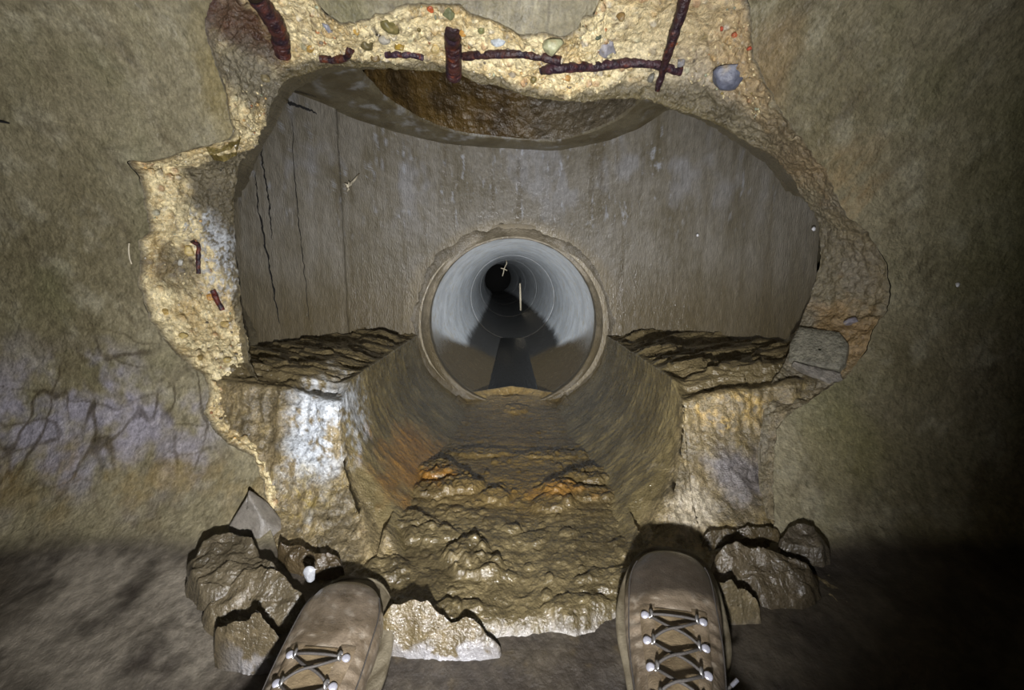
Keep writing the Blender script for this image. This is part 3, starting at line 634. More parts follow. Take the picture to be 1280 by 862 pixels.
C = mixc(const(srgb(106, 98, 82), n), const(srgb(82, 75, 60), n), sm(-.3, .3, fbm(V, 20, 4, .6))); C = mixc(C, const(srgb(78, 68, 46), n), .9 * sm(.30, .18, V[:, 2])); C = np.c_[C, np.full(n, .1)]
tag(mesh_np('grout_collar', V, grid_faces(8, 420, True), M_MUD, None, C), 'brown muddy grout collar round the pipe mouth', 'collar')
# pale stick and scrap of web in the pipe
V, F = tube([at_depth(651, 388, 4.72) + np.array([.0, 0, .0]), at_depth(650.5, 372, 4.74), at_depth(650, 354, 4.7)], [.009, .011, .008], 8)
tag(mesh_np('stick', V, F, M_PALE), 'thin pale upright stick standing far inside the pipe', 'stick')
pts = [at_depth(628, 345, 5.0), at_depth(629.5, 340, 5.0), at_depth(630, 336, 5.0), at_depth(632, 332, 5.0)]
hw = empty('hanging_root', Matrix.Translation(pts[2]))
for a in ([pts[0], pts[1], pts[2], pts[3]], [at_depth(626, 335, 5.0), pts[2], at_depth(634, 338, 5.0)], [at_depth(633, 326, 5.0), at_depth(633.5, 329, 5.0), pts[3]], [at_depth(632, 318, 4.95), at_depth(633, 323, 4.97), at_depth(633, 327, 5.0)]):
    V, F = tube(np.array(a) - pts[2], .006, 6); mesh_np('strand', V, F, M_PALE, hw)
tag(hw, 'small white scrap of root hanging in the dark end of the pipe', 'root')

# ---------------------------------------------------------------- mud spilled from the channel
def seg_dist(P, poly):
    d = np.full(len(P), 9.0); ins = np.zeros(len(P), bool); m = len(poly)
    for k in range(m):
        a, b = poly[k], poly[(k + 1) % m]; ab = b - a; t = np.clip(((P - a) @ ab) / (ab @ ab + 1e-12), 0, 1)
        d = np.minimum(d, np.linalg.norm(P - a - t[:, None] * ab, axis=1))
        with np.errstate(divide='ignore', invalid='ignore'):
            c = ((a[1] > P[:, 1]) != (b[1] > P[:, 1])) & (P[:, 0] < (b[0] - a[0]) * (P[:, 1] - a[1]) / (b[1] - a[1] + 1e-15) + a[0])
        ins ^= c
    return np.where(ins, d, -d)
front = [(395, 660), (400, 700), (440, 760), (468, 792), (480, 806), (505, 812), (530, 816), (560, 824), (600, 816), (640, 811), (680, 807), (720, 814), (745, 806), (780, 797), (840, 790), (880, 770), (900, 720), (905, 675), (880, 655), (850, 640)]
poly = [on_plane(a, b, -.02 if b > 750 else .005)[:2] for a, b in front] + [np.array(p) for p in ((.26, .8), (.22, 1.1), (.18, 1.55), (0, 1.66), (-.18, 1.55), (-.22, 1.1), (-.26, .8))]
poly = np.array(poly)
nx, ny2 = 560, 620
X, Yg = np.meshgrid(np.linspace(-.36, .40, nx), .40 + 1.27 * np.linspace(0, 1, ny2) ** 1.35, indexing='xy')
P2 = np.stack([X.ravel(), Yg.ravel()], 1); P3 = np.c_[P2, np.zeros(len(P2))]
sd = seg_dist(P2, poly) + .008 * fbm(P3, 30, 4, .6) + .006 * fbm(P3, 9, 3, .6, 3.)
lvl = np.interp(P2[:, 1], [.4, .5, .6, .75, .85, 1.1, 1.3, 1.5, 1.58, 1.66], [-.012, .006, .018, .030, .034, .020, .010, .012, .022, .005])
h = lvl + .008 * fbm(P3, 7, 3, .5) + .0045 * fbm(P3, (26, 40, 1), 3, .55, 2.) + .0022 * fbm(P3, 110, 3, .6)
flow = 1 - sm(.0, .06, np.abs(P2[:, 0] - .02 - .03 * fbm(P3, 5, 2)))       # smoother run of silt down the middle
h = h - .006 * flow * (1 - sm(.85, 1.0, P2[:, 1]))
lump = np.zeros(len(P2))
def clump(px, py, rx, ry, amp, seed):
    global lump
    c = on_plane(px, py, .045); d = np.hypot((P2[:, 0] - c[0]) / rx, (P2[:, 1] - c[1]) / ry); I = np.where(d < 2.4)[0]; Pl = P3[I]
    d = d[I] * (1 + .5 * fbm(Pl, 22, 3, .5, seed)); m = sm(1.03, .68, d) * (.66 * amp * (.75 + .5 * fbm(Pl, 50, 3, .6, seed + 3)))
    lump[I] = np.maximum(lump[I], m)
for k, a in enumerate([(545, 580, .055, .055, .028), (575, 600, .05, .04, .024), (545, 605, .05, .03, .018), (620, 612, .03, .025, .016), (735, 590, .06, .04, .024), (705, 605, .05, .035, .022), (690, 620, .05, .03, .016),
                        (570, 585, .04, .03, .02), (645, 500, .05, .05, .016), (600, 555, .09, .03, .012), (690, 558, .10, .03, .012), (585, 675, .045, .03, .022), (600, 690, .04, .025, .022), (480, 690, .035, .03, .018),
                        (500, 640, .06, .03, .016), (740, 610, .06, .03, .014), (640, 648, .02, .012, .010), (665, 655, .03, .02, .008), (560, 735, .025, .02, .012), (720, 730, .05, .022, .012), (770, 705, .06, .025, .012), (690, 765, .06, .025, .012),
                        (760, 775, .05, .03, .014), (540, 655, .05, .025, .014), (450, 700, .05, .02, .012), (800, 670, .05, .03, .010), (590, 755, .02, .012, .01), (585, 730, .02, .012, .01)]):
    clump(*a, 10. + 3 * k)
dome = np.zeros(len(P2)); drg = np.random.default_rng(5)
for (px_, py_c, sx_, sy_, cnt) in ((555, 590, 40, 18, 46), (590, 605, 30, 14, 26), (730, 592, 34, 16, 40), (690, 612, 40, 14, 26), (640, 502, 30, 6, 10), (500, 640, 50, 22, 36), (590, 682, 28, 16, 26), (480, 690, 30, 16, 16),
                                (720, 720, 60, 26, 40), (800, 670, 40, 30, 30), (700, 770, 60, 18, 34), (560, 730, 50, 24, 30), (640, 640, 80, 40, 50), (650, 555, 90, 12, 40), (540, 650, 50, 30, 34)):
    for _ in range(cnt):
        c = on_plane(px_ + drg.normal() * sx_, py_c + drg.normal() * sy_, .045); r = .003 + .0085 * drg.random() ** 2.5; ax = drg.uniform(.6, 1.5)
        I = np.where((np.abs(P2[:, 0] - c[0]) < r * 2) & (np.abs(P2[:, 1] - c[1]) < r * 2))[0]
        d = np.hypot((P2[I, 0] - c[0]) * ax, (P2[I, 1] - c[1])) / r
        dome[I] = np.maximum(dome[I], r * .6 * np.sqrt(np.clip(1 - d * d, 0, 1)))
h = h + lump + .7 * dome
ed = sm(-.002, .030, sd) ** .8; fz = floor_z(P2[:, 1])
zz = np.where(sd > -.004, fz - .01 + (h - fz + .01) * ed, fz - .02)
V = np.c_[P2, zz]; F = grid_faces(ny2, nx); keep = (sd[F] > -.006).any(1); n = len(V)
nz1 = fbm(V, 14, 4, .6); nz2 = fbm(V, 80, 3, .6)
C = mixc(const(srgb(102, 91, 64), n), const(srgb(76, 67, 46), n), sm(-.3, .3, nz1))
C = mixc(C, const(srgb(134, 120, 86), n), .5 * sm(.05, .4, nz2))
org = np.maximum(near(V, on_plane(545, 585, .05), (.07, .07, .2), .7, 24), .7 * near(V, on_plane(690, 605, .05), (.10, .04, .2), .8, 24))
C = mixc(C, const(srgb(156, 106, 40), n), .7 * org * sm(-.3, .2, nz1 + .6 * nz2))
C = mixc(C, const(srgb(112, 88, 40), n), .5 * (1 - sm(.0, .3, np.abs(V[:, 0]))) * sm(.7, .85, V[:, 1]))
crust = (1 - sm(.004, .022, sd + .012 * nz1)) * (1 - sm(.62, .68, V[:, 1])) 
C = mixc(C, const(srgb(176, 172, 168), n), .7 * crust * sm(-.25, .05, nz2 + .5 * nz1))
C = np.c_[C, np.full(n, .85)]
V2, F2, C2 = subset(V, F, C, keep)
tag(mesh_np('mud_deposit', V2, F2, M_MUD, None, C2), 'wet olive brown mud spilling out of the channel between the boots', 'mud', kind='stuff')

# slabs of caked mud lying on the floor
def mud_slab(name, px, ztop, zbase, seed, label, cat='mud slab', rgb=(96, 87, 69), crust=0.0, slope=(0, 0), group='slabs of caked mud on the tunnel floor', rough=1.0, mat=None, wet=.75):
    pys = [b for a, b in px]; y0_, y1_ = min(pys), max(pys)
    P = np.array([on_plane(a, b, ztop + (zbase + .012 - ztop) * (b - y0_) / (y1_ - y0_)) for a, b in px])[:, :2]; c = P.mean(0)
    L = resample(np.vstack([P, P[:1]]), 241)[:-1]; na = 240
    J = np.c_[L, np.zeros(na)]; dirn = (L - c) / np.linalg.norm(L - c, axis=1)[:, None]
    L = L + dirn * (.006 * rough * fbm(J, 38, 4, .65, seed))[:, None]
    prof = [(1.03, 0), (1.02, .2), (1.0, .42), (.97, .66), (.93, .84), (.88, .95)] + [(s, 1.0) for s in np.linspace(.84, .02, 60)]
    V = []; E = []
    for s, hh in prof:
        xy = c + (L - c) * s; zt = np.interp(xy[:, 1], [P[:, 1].min(), P[:, 1].max()], [zbase + .016, ztop]); V.append(np.c_[xy, zbase + (zt - zbase) * hh]); E.append(np.c_[np.full(na, s), np.full(na, hh)])
    V = np.concatenate(V); E = np.concatenate(E); n = len(V)
    inn = sm(1.0, .86, E[:, 0])
    dz = inn * rough * (.012 * fbm(V, (15, 22, 4), 3, .5, seed) + .011 * fbm(V, (34, 40, 6), 2, .5, seed + 4) + .0022 * fbm(V, 90, 3, .6, seed + 2) + .007 * (np.floor(3.5 * (fbm(V, (9, 20, 3), 2, .5, seed + 7) + .5)) / 3.5 - .45))
    dz += (V[:, 0] - c[0]) * slope[0] * inn + (V[:, 1] - c[1]) * slope[1] * inn
    V[:, 2] = np.maximum(V[:, 2] + dz, zbase)
    sidew = 1 - inn; V[:, :2] += (sidew * .005 * rough * fbm(V, 60, 4, .6, seed + 5))[:, None] * np.tile(dirn, (len(prof), 1))
    nz1 = fbm(V, 16, 4, .6, seed); nz2 = fbm(V, 80, 3, .6, seed)
    C = mixc(const(srgb(*rgb), n), const(srgb(*rgb) * .62, n), sm(-.3, .35, nz1)); C = mixc(C, const(np.minimum(srgb(*rgb) * 1.5, .8), n), .5 * sm(.1, .4, nz2))
    if crust: C = mixc(C, const(srgb(190, 190, 196), n), crust * sm(.60, .80, E[:, 0] + .25 * nz1) * sm(c[1] + .0, c[1] - .02, V[:, 1]) * sm(-.35, .05, nz2 + nz1 + .25 * sidew))
    C = np.c_[C, np.full(n, wet)]
    V[:, :2] -= c; V[:, 2] -= zbase
    o = mesh_np(name, V, grid_faces(len(prof), na, True), mat or M_MUD, None, C); o.location = (c[0], c[1], zbase)
    return tag(o, label, cat, group)
mud_slab('mud_slab', [(230, 694), (240, 688), (256, 664), (286, 660), (319, 667), (330, 690), (353, 709), (330, 722), (300, 735), (268, 752), (249, 748), (233, 722)], .075, .012, 3., 'grey brown mud slab at the far left, against the pyramid-shaped stone')
mud_slab('mud_slab', [(249, 757), (262, 750), (285, 727), (305, 706), (330, 702), (355, 712), (383, 734), (372, 762), (356, 780), (330, 772), (300, 772), (275, 790), (256, 780)], .058, -.014, 9., 'middle mud slab beside the left boot, between two other slabs', rgb=(98, 88, 68))
mud_slab('mud_slab', [(265, 797), (275, 786), (310, 772), (340, 772), (360, 784), (350, 798), (338, 814), (322, 822), (307, 812), (285, 808), (266, 808)], .052, -.028, 14., 'front left mud slab with a thick white crust along its near edge', rgb=(98, 87, 66), crust=1.0)
mud_slab('mud_slab', [(466, 770), (480, 752), (505, 744), (530, 744), (552, 754), (566, 772), (590, 770), (610, 782), (628, 800), (626, 814), (600, 818), (560, 824), (530, 817), (500, 811), (476, 804)], .050, -.028, 21., 'lumpy mud slab with white-edged front, between the boots', rgb=(98, 86, 60), crust=.95, wet=.9)
mud_slab('mud_slab', [(972, 668), (985, 650), (1004, 648), (1018, 653), (1029, 671), (1037, 690), (1028, 699), (1013, 694), (993, 684), (976, 678)], .078, .028, 30., 'small rounded mud lobe at the far right of the spill', rgb=(90, 82, 68))
mud_slab('mud_slab', [(890, 680), (911, 671), (934, 677), (968, 681), (993, 686), (1007, 697), (1024, 709), (1027, 726), (1021, 746), (998, 760), (976, 757), (962, 766), (950, 746), (936, 720), (906, 710), (890, 700)], .075, -.012, 36., 'broad flat mud slab to the right of the right boot', rgb=(90, 80, 62))
mud_slab('mud_slab', [(888, 720), (917, 726), (937, 726), (952, 750), (954, 772), (934, 780), (906, 794), (890, 790)], .06, -.028, 41., 'pale cracked mud block with white veins touching the right boot', rgb=(118, 106, 80), crust=.95)
mud_slab('mud_slab', [(345, 672), (370, 672), (400, 690), (425, 692), (430, 706), (405, 716), (385, 714), (360, 700)], .062, .01, 52., 'dark crumbled mud patch behind the toe of the left boot', rgb=(78, 66, 46), rough=1.3)
mud_slab('mud_slab', [(880, 660), (905, 656), (950, 662), (978, 664), (982, 676), (950, 682), (915, 676), (888, 682)], .062, .022, 58., 'low crumbly mud ridge behind the broad flat slab on the right', rgb=(92, 80, 56), rough=1.2)
# stones on the floor
def floor_stone(px, z0, size, rgb, seed, label, rz=0, sub=3, shape=None):
    V, F = stone_mesh(seed, sub, .12)
    if shape is not None: V, F = shape
    V = V * np.array(size) * .5; a = rz; V = V @ np.array([[math.cos(a), math.sin(a), 0], [-math.sin(a), math.cos(a), 0], [0, 0, 1]])
    n = len(V); V[:, 2] -= V[:, 2].min()
    C = np.c_[mixc(const(srgb(*rgb), n), const(srgb(*rgb) * .75, n), sm(-.3, .3, fbm(V, 60, 3, .6, seed))), np.full(n, .4)]
    o = mesh_np('stone', V, F, M_STONE, None, C, smooth=True); p = on_plane(px[0], px[1], z0); o.location = p
    return tag(o, label, 'stone')
def peak_stone():
    V, F = stone_mesh(71, 4, .04)
    for d, lim in (((-.78, -.1, .6), .42), ((.74, -.1, .66), .42), ((0, -.86, .5), .40), ((.1, .8, .6), .5), ((-.9, -.3, -.2), .7), ((.8, -.5, 0), .75), ((0, 0, -1), .5)):
        d = np.array(d) / np.linalg.norm(d); V = V - np.outer(np.maximum(V @ d - lim, 0), d)
    return V, F
def quads_to_tris(F):
    t = []
    for f in F:
        t.append(f[:3]);
        if f[3] not in f[:3]: t.append((f[0], f[2], f[3]))
    return np.array(t)
floor_stone((318, 668), .035, (.105, .07, .125), (122, 116, 106), 5, 'grey pyramid-shaped stone behind the far left mud slab', shape=peak_stone())
floor_stone((388, 727), .04, (.018, .012, .024), (176, 178, 182), 12, 'small white stone by the toe of the left boot')

# ---------------------------------------------------------------- rusted reinforcement
def rebar(pts, r, seed, label, rgb=(62, 38, 34), lift=.002, ns=60, taper=(1, 1)):
    Q = []
    for a, b in pts:
        p, nn = at_rim(a, b); Q.append(p + nn * lift)
    Q = np.array(Q); P = catmull(Q, ns) if len(Q) > 2 else resample(Q, ns)
    P = P + .0015 * np.stack([fbm(P, 60, 2, .5, seed), fbm(P, 60, 2, .5, seed + 3), fbm(P, 60, 2, .5, seed + 6)], 1)
    R = r * np.interp(np.linspace(0, 1, ns), [0, 1], taper) * (1 + .25 * fbm(P, 90, 3, .6, seed))
    V, F = tube(P, R, 16); n = len(V); b = fbm(V, 60, 4, .6, seed)
    V = V + .0012 * np.stack([fbm(V, 160, 3, .6, seed), fbm(V, 160, 3, .6, seed + 2), fbm(V, 160, 3, .6, seed + 4)], 1)
    C = mixc(const(srgb(*rgb), n), const(srgb(38, 24, 34), n), sm(-.2, .25, b)); C = mixc(C, const(srgb(122, 62, 36), n), .6 * sm(.18, .45, fbm(V, 90, 3, .6, seed + 8)))
    C = np.c_[C, np.full(n, .7)]; c = P[0]
    o = mesh_np('rebar', V - c, F, M_RUST, None, C); o.location = c
    return tag(o, label, 'rebar', 'rusted bars in the broken edge')
rebar([(567, 36), (567, 55), (568, 75), (567, 97)], .0125, 3., 'short thick upright rusted bar above the opening', (66, 36, 30), lift=.006)
rebar([(580, 68), (610, 66), (640, 66), (670, 68), (700, 74)], .0065, 8., 'left of the two level rusted bars in the top edge')
rebar([(676, 86), (700, 84), (740, 82), (780, 78), (815, 78), (850, 88)], .0075, 13., 'right of the two level rusted bars in the top edge', (66, 40, 46))
rebar([(860, -22), (848, 14), (838, 50), (829, 85), (824, 106)], .0078, 19., 'slender slanting dark bar crossing the top edge', (52, 30, 32), lift=.016, taper=(1.15, .55))
rebar([(318, -15), (334, 5), (346, 25), (352, 45), (354, 62)], .0125, 25., 'curved thick rusted bar at the top left corner of the break', (72, 40, 36), lift=.012)
rebar([(400, 73), (418, 72), (432, 69), (438, 60)], .006, 31., 'small bent rusted bar end left of the upright bar', (80, 44, 30))
rebar([(482, 68), (500, 66), (518, 68), (530, 71)], .005, 37., 'thin dark bar sliver just left of the upright bar', (60, 40, 54))
rebar([(238, 301), (246, 308), (246, 325), (247, 342)], .004, 43., 'thin rusted bar end in the left edge, upper', (92, 38, 26), lift=.004)
rebar([(266, 364), (271, 374), (278, 388)], .005, 49., 'thin rusted bar end in the left edge, lower', (92, 34, 26), lift=.004)

# gap at the chamber's top left corner, its shade drawn as a black strip
P = resample(np.array(gap), 60); s = np.linspace(0, 1, 60); J = np.stack([s, 0 * s, 0 * s], 1)
P[:, 2] += .006 * fbm(J, 12, 3, .6); Wd = .007 * (1 - .7 * s) * (.6 + .6 * np.abs(fbm(J, 18, 3, .6, 4.)) * 2)
V = np.concatenate([P + np.c_[0 * s, 0 * s, Wd], P + np.c_[0 * s, -.002 + 0 * s, 0 * s], P - np.c_[0 * s, 0 * s, Wd]])
mesh_np('gap', V, grid_faces(3, 60), M_DARK, slab)

# ---------------------------------------------------------------- boots
ST = [(.294, .032, .294, .044, .010), (.289, .028, .289, .054, .024), (.278, .026, .278, .063, .036), (.26, .025, .26, .070, .0455), (.235, .025, .235, .075, .0515), (.205, .025, .203, .080, .0525),
      (.175, .025, .170, .086, .0505), (.145, .025, .138, .095, .0465), (.11, .025, .108, .108, .042), (.07, .026, .084, .116, .0395), (.035, .032, .066, .125, .0395), (.010, .05, .052, .132, .041), (.000, .07, .044, .138, .043), (-.003, .085, .040, .143, .045)]
STN = np.array(ST)
def boot_pt(v, phi, off=0.0):
    v = np.clip(np.asarray(v, float), 0, len(ST) - 1)
    D = catmull(STN, 14 * 40); idx = v / (len(ST) - 1) * (14 * 40 - 1)
    S = np.stack([np.interp(idx, np.arange(14 * 40), D[:, k]) for k in range(5)], 1)
    B, T = S[:, 0:2], S[:, 2:4]; c = (B + T) / 2; dd = T - B; hh = np.linalg.norm(dd, axis=1); dd = dd / hh[:, None]; hh = hh / 2
    e = 2 / 2.5; cp = np.sign(np.cos(phi)) * np.abs(np.cos(phi)) ** e; sp = np.sign(np.sin(phi)) * np.abs(np.sin(phi)) ** e
    return np.stack([(S[:, 4] + off) * sp, c[:, 0] + dd[:, 0] * (hh + off) * cp, c[:, 1] + dd[:, 1] * (hh + off) * cp], 1)
SOLE = catmull([(0, .311), (.026, .306), (.046, .288), (.056, .26), (.0605, .225), (.0595, .19), (.049, .15), (.042, .11), (.040, .07), (.039, .035), (.030, .008), (.0, -.006)], 90)
def sole_outline(grow=0):
    R = SOLE; L = SOLE[::-1][1:-1] * np.array([-1, 1]); P = np.vstack([R, L]); c = np.array([0, .15]); d = P - c
    return P + grow * d / np.linalg.norm(d, axis=1)[:, None]
def boot(name, M, label, mirror=1, aglet=False):
    root = empty(name, M); tag(root, label, 'boot', 'pair of muddy hiking boots')
    nv, na = 220, 120; v = np.linspace(0, len(ST) - 1, nv); phi = np.linspace(-math.pi, math.pi, na, endpoint=False)
    VV, PH = np.meshgrid(v, phi, indexing='ij'); VV, PH = VV.ravel(), PH.ravel()
    V = boot_pt(VV, PH); n = len(V)
    # creases across the vamp
    cre = np.exp(-((VV - 6.1) / .8) ** 2) * np.cos(PH / 2) ** 4
    N = grid_normals(V, nv, na); cc = V - np.array([0, .2, .05]); N *= np.sign((N * np.c_[V[:, 0], 0 * V[:, 0], V[:, 2] - .055]).sum(1) + 1e-9)[:, None]
    V = V + N * (.0016 * fbm(V, 28, 3) + cre * .0025 * np.sin(V[:, 1] * 420 + 2 * fbm(V, 14, 2)) * .4)[:, None]
    V[:, 0] += .004 * mirror * sm(.22, .30, V[:, 1])
    b = fbm(V, 26, 4, .6, 3. + mirror); b2 = fbm(V, 70, 3, .6)
    C = mixc(const(srgb(122, 109, 92), n), const(srgb(92, 80, 64), n), sm(-.3, .35, b))
    C = mixc(C, const(srgb(168, 158, 142), n), .5 * sm(.05, .4, b2)); C = mixc(C, const(srgb(74, 62, 46), n), .6 * sm(.15, .4, fbm(V, 45, 4, .7, 12. + mirror)))
    wt = sm(.206, .222, V[:, 1] + .010 * b + .004 * b2 - .004 * (V[:, 0] / .05))
    C = mixc(C, const(srgb(52, 46, 40), n), (.92 if mirror > 0 else .35) * wt)
    C = mixc(C, const(srgb(104, 92, 70), n), .7 * sm(.045, .030, V[:, 2]))
    C = np.c_[C, np.clip(.25 + .65 * wt + .2 * sm(.0, .4, b), 0, 1)]
    up = mesh_np('upper', V, grid_faces(nv, na, True), M_BOOT, root, C)
    # toe end closed
    P = boot_pt(np.zeros(na), phi, 0); P[:, 0] += .004 * mirror; c = P.mean(0)
    Vt = np.vstack([P, (P - c) * .5 + c + [0, .002, 0], c + np.array([[0, .0025, 0]])]); Ft = grid_faces(2, na, True)
    Ft = np.vstack([Ft, [[na + j, na + (j + 1) % na, 2 * na, 2 * na] for j in range(na)]])
    mesh_np('toe_tip', Vt, quads_to_tris(Ft), M_BOOT, root, np.tile(np.r_[srgb(96, 86, 72), .8], (len(Vt), 1)))
    # sole with welt and tread lugs
    rows = []
    for g, z in ((-.03, .0), (-.004, .0), (.0, .003), (.001, .016), (.0035, .019), (.0045, .023), (.0035, .027), (-.001, .0285), (-.02, .028)):
        o_ = sole_outline(g); rows.append(np.c_[o_, np.full(len(o_), z)])
    m = len(rows[0]); Vs = np.concatenate(rows); Vs[:, 0] += .004 * mirror * sm(.22, .30, Vs[:, 1])
    Vs[:, 2] += .012 * sm(.24, .31, Vs[:, 1]) * (Vs[:, 2] < .02)
    Cs = np.c_[mixc(const(srgb(112, 104, 86), len(Vs)), const(srgb(78, 70, 54), len(Vs)), sm(-.3, .3, fbm(Vs, 50, 3))), np.full(len(Vs), .4)]
    sl = mesh_np('sole', Vs, grid_faces(len(rows), m, True), M_BOOT, root, Cs)
    lugV, lugF = np.array([(sx, sy, sz) for sz in (0, 1) for sx, sy in ((-1, -1), (1, -1), (1, 1), (-1, 1))], float), np.array([(0, 3, 2, 1), (4, 5, 6, 7), (0, 1, 5, 4), (1, 2, 6, 5), (2, 3, 7, 6), (3, 0, 4, 7)])
    LV, LF = [], []
    for k in range(11):
        yy = .02 + k * .026; 
        for sx in (-1, 1):
            LV.append(lugV * np.array([.012, .008, .006]) + np.array([sx * .022, yy, -.005])); LF.append(lugF + 8 * len(LF))
    mesh_np('tread', np.concatenate(LV), np.concatenate(LF), M_SOLE, sl, smooth=False)
    # stitched seam line round the toe
    def surf(v, ph, off): 
        p = boot_pt(np.atleast_1d(v), np.atleast_1d(ph), off); p[:, 0] += .004 * mirror * sm(.22, .30, p[:, 1]); return p
    for sgn in (-1, 1):
        vv = np.linspace(2.6, 8.5, 50); V_, F_ = tube(surf(vv, sgn * (1.15 + .12 * np.sin(vv)), .0006), .0008, 6); mesh_np('seam', V_, F_, M_LACE, root)
    # tongue and lace stays
    vt = np.linspace(5.35, 13, 70); pt = np.linspace(-.32, .32, 26); a, p = np.meshgrid(vt, pt, indexing='ij')
    Vg = surf(a.ravel(), p.ravel(), 0.0018 * np.sin(np.pi * .5) + 0); Vg = boot_pt(a.ravel(), p.ravel(), .0014); n2 = len(Vg)
    Cg = np.c_[mixc(const(srgb(120, 105, 80), n2), const(srgb(92, 78, 58), n2), sm(-.3, .3, fbm(Vg, 40, 3))), np.full(n2, .3)]
    mesh_np('tongue', Vg, grid_faces(70, 26), M_BOOT, root, Cg)
    for sgn in (-1, 1):
        ps = np.linspace(.28, .64, 12) * sgn; a, p = np.meshgrid(np.linspace(5.15, 12.6, 70), ps, indexing='ij')
        off = .0028 * np.sin(np.pi * np.clip((np.abs(p.ravel()) - .28) / .36, .03, .97)) ** .35
        off *= sm(5.15, 5.3, a.ravel()); D = catmull(STN, 560)
        Vg = np.concatenate([boot_pt(a.ravel()[k:k + 12], p.ravel()[k:k + 12], 0) for k in range(0, len(a.ravel()), 12)])
        No = boot_pt(a.ravel(), p.ravel(), .004) - boot_pt(a.ravel(), p.ravel(), 0); No /= np.linalg.norm(No, axis=1)[:, None]
        Vg = Vg + No * off[:, None]; n2 = len(Vg)
        Cg = np.c_[mixc(const(srgb(128, 114, 94), n2), const(srgb(100, 87, 68), n2), sm(-.3, .3, fbm(Vg, 40, 3))), np.full(n2, .3)]
        mesh_np('lace_stay', Vg, grid_faces(70, 12), M_BOOT, root, Cg)
    # hooks with pale rivets, and the lace
    rowsv = [5.65, 6.6, 7.6, 8.7, 9.9, 11.2]; EP = {}
    for i, rv in enumerate(rowsv):
        for sgn in (-1, 1):
            ph = .44 * sgn; p = surf(rv, ph, .003)[0]; nn = surf(rv, ph, .012)[0] - p; nn /= np.linalg.norm(nn)
            inx = surf(rv, ph - .18 * sgn, .003)[0] - p; inx /= np.linalg.norm(inx); ty = np.cross(nn, inx)
            EP[i, sgn] = p + inx * .006 + nn * .004
            # rivet: domed disc
            g = [(0, .0022), (.0022, .0021), (.0036, .0015), (.0044, .0004), (.0046, -.001)]; th = np.arange(14) * 2 * math.pi / 14
            Vr = np.concatenate([p - inx * .002 + nn * hh + r_ * (np.cos(th)[:, None] * inx + np.sin(th)[:, None] * ty) for r_, hh in g])
            ey = mesh_np('lace_hook', *tube([p - ty * .0035 + inx * .004 + nn * .001, p - ty * .0032 + inx * .0065 + nn * .0045, p + inx * .0075 + nn * .0055, p + ty * .0032 + inx * .0065 + nn * .0045, p + ty * .0035 + inx * .004 + nn * .001], .0016, 8), M_METAL, root)
            mesh_np('rivet', Vr, grid_faces(5, 14, True), M_RIVET, ey)
    def lace_pts(a, b, bow):
        v0, p0, v1, p1 = *a, *b; f = np.linspace(0, 1, 24); return surf(v0 + (v1 - v0) * f, p0 + (p1 - p0) * f, 0.0) + 0
    def nrm_off(vv, pp, off):
        return np.concatenate([surf(v_, p_, o_) for v_, p_, o_ in zip(vv, pp, off)])
    f = np.linspace(0, 1, 26)
    def lace(v0, p0, v1, p1, h):
        off = .004 + h * np.sin(math.pi * f); V_, F_ = tube(nrm_off(v0 + (v1 - v0) * f, p0 + (p1 - p0) * f, off), .00145, 8); mesh_np('lace', V_, F_, M_LACE, root)
    lace(rowsv[0], -.38, rowsv[0], .38, .002)
    for i in range(len(rowsv) - 1):
        lace(rowsv[i] + .05, -.37, rowsv[i + 1], .37, .0025); lace(rowsv[i] + .05, .37, rowsv[i + 1], -.37, .005)
    if aglet:
        Mi = M.inverted(); tow = lambda a, b, z: np.array(Mi @ Vector(on_plane(a, b, z)))
        pts = [surf(8.7, .5, .004)[0], surf(8.6, 1.0, .006)[0], tow(903, 872, .045), tow(908, 863, .05), tow(914, 857, .055)]
        V_, F_ = tube(catmull(pts, 40), .0015, 8); la = mesh_np('lace_end', V_, F_, M_LACE, root)
        V_, F_ = tube([pts[-1], tow(922, 849, .06)], .0021, 8); mesh_np('aglet', V_, F_, M_RIVET, la)
    # padded collar
    cp = boot_pt(np.full(61, 13.0), np.linspace(-math.pi, math.pi, 61), 0); V_, F_ = tube(cp, .006, 10, False)
    mesh_np('collar', V_, F_, M_BOOT, root, np.tile(np.r_[srgb(70, 60, 48), .2], (len(V_), 1)))
    # sock closing the boot's opening
    ring = boot_pt(np.full(60, 12.6), np.linspace(-math.pi, math.pi, 60, endpoint=False), -.002); c = ring.mean(0); ax = np.array([0, -.2, .98])
    Vk = np.concatenate([c + (ring - c) * f + ax * h for f, h in ((.98, -.01), (.95, .006), (.9, .022), (.84, .03), (.6, .034), (.02, .035))])
    mesh_np('sock', Vk, grid_faces(6, 60, True), M_LACE, root)
    return root
def boot_matrix(toe, heading, tilt, roll=0):
    # place so that local toe-top (0, .285, .062) lands on the given world point
    R = Matrix.Rotation(heading, 4, 'Z') @ Matrix.Rotation(tilt, 4, 'X') @ Matrix.Rotation(roll, 4, 'Y')
    p = R @ Vector((0, .285, .06)); return Matrix.Translation(Vector(toe) - p) @ R
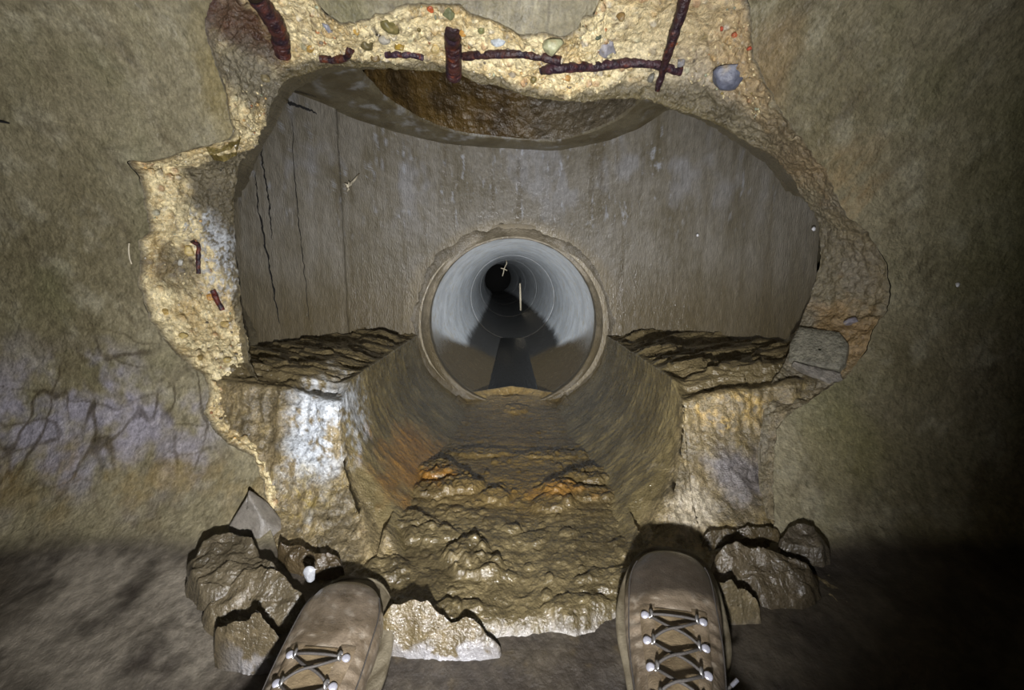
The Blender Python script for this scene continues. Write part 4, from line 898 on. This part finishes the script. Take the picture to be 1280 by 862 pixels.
boot('hiking_boot', boot_matrix((.200, .545, .098), math.radians(-13.7), math.radians(20.2), math.radians(-3.9)), 'muddy brown leather hiking boot with dark wet toe, on the right', 1, True)
boot('hiking_boot', boot_matrix((-.2035, .536, .060), math.radians(-1.6), math.radians(18.1), math.radians(3.8)), 'muddy brown leather hiking boot on the left, beside the stacked mud slabs', -1)

# ---------------------------------------------------------------- small things on the walls
p = wpos(166, 318); V, F = tube(catmull(np.array([wpos(165, 304), wpos(164.5, 312), wpos(165.5, 322), wpos(168, 330)]) + np.array([0, -.006, 0]), 24) - p, .0012, 6)
o = mesh_np('fibre', V, F, M_PALE); o.location = p; tag(o, 'thin pale fibre hanging at the left edge of the break', 'fibre')
p = barrel_hit(435, 233, CR - .012); hw = empty('root_tuft', Matrix.Translation(p))
for k, (a, b) in enumerate(((440, 228), (431, 229), (434, 239), (449, 217), (436, 226))):
    V, F = tube([(0, 0, 0), (barrel_hit((a + 435) / 2 + 1, (b + 233) / 2, CR - .016) - p), barrel_hit(a, b, CR - .010) - p], [.004, .003, .0015], 6); mesh_np('strand', V, F, M_PALE, hw)
tag(hw, 'tiny white root tuft on the chamber wall, left of the pipe', 'root')
for k, (pos, lb) in enumerate(((wpos(1197, 356), 'white fleck on the dark wall to the right of the break'), (barrel_hit(1017, 286, CR - .01), 'white fleck at the right end of the chamber wall'), (barrel_hit(872, 294, CR - .01), 'white fleck midway along the right of the chamber wall'))):
    V, F = stone_mesh(400 + k, 2, .2); o = mesh_np('fleck', V * np.array([.004, .003, .0045]), F, M_STONE, None, np.tile(np.r_[srgb(214, 214, 216), .4], (len(V), 1))); o.location = pos
    tag(o, lb, 'fleck', 'white flecks on the walls')
p = wpos(7, 153); V, F = tube(np.array([wpos(-4, 151), wpos(6, 153), wpos(15, 155)]) + np.array([0, -.004, 0]) - p, [.002, .0018, .001], 6)
o = mesh_np('twig', V, F, M_DARK); o.location = p; tag(o, 'thin dark twig stuck on the wall at the upper left edge', 'twig')
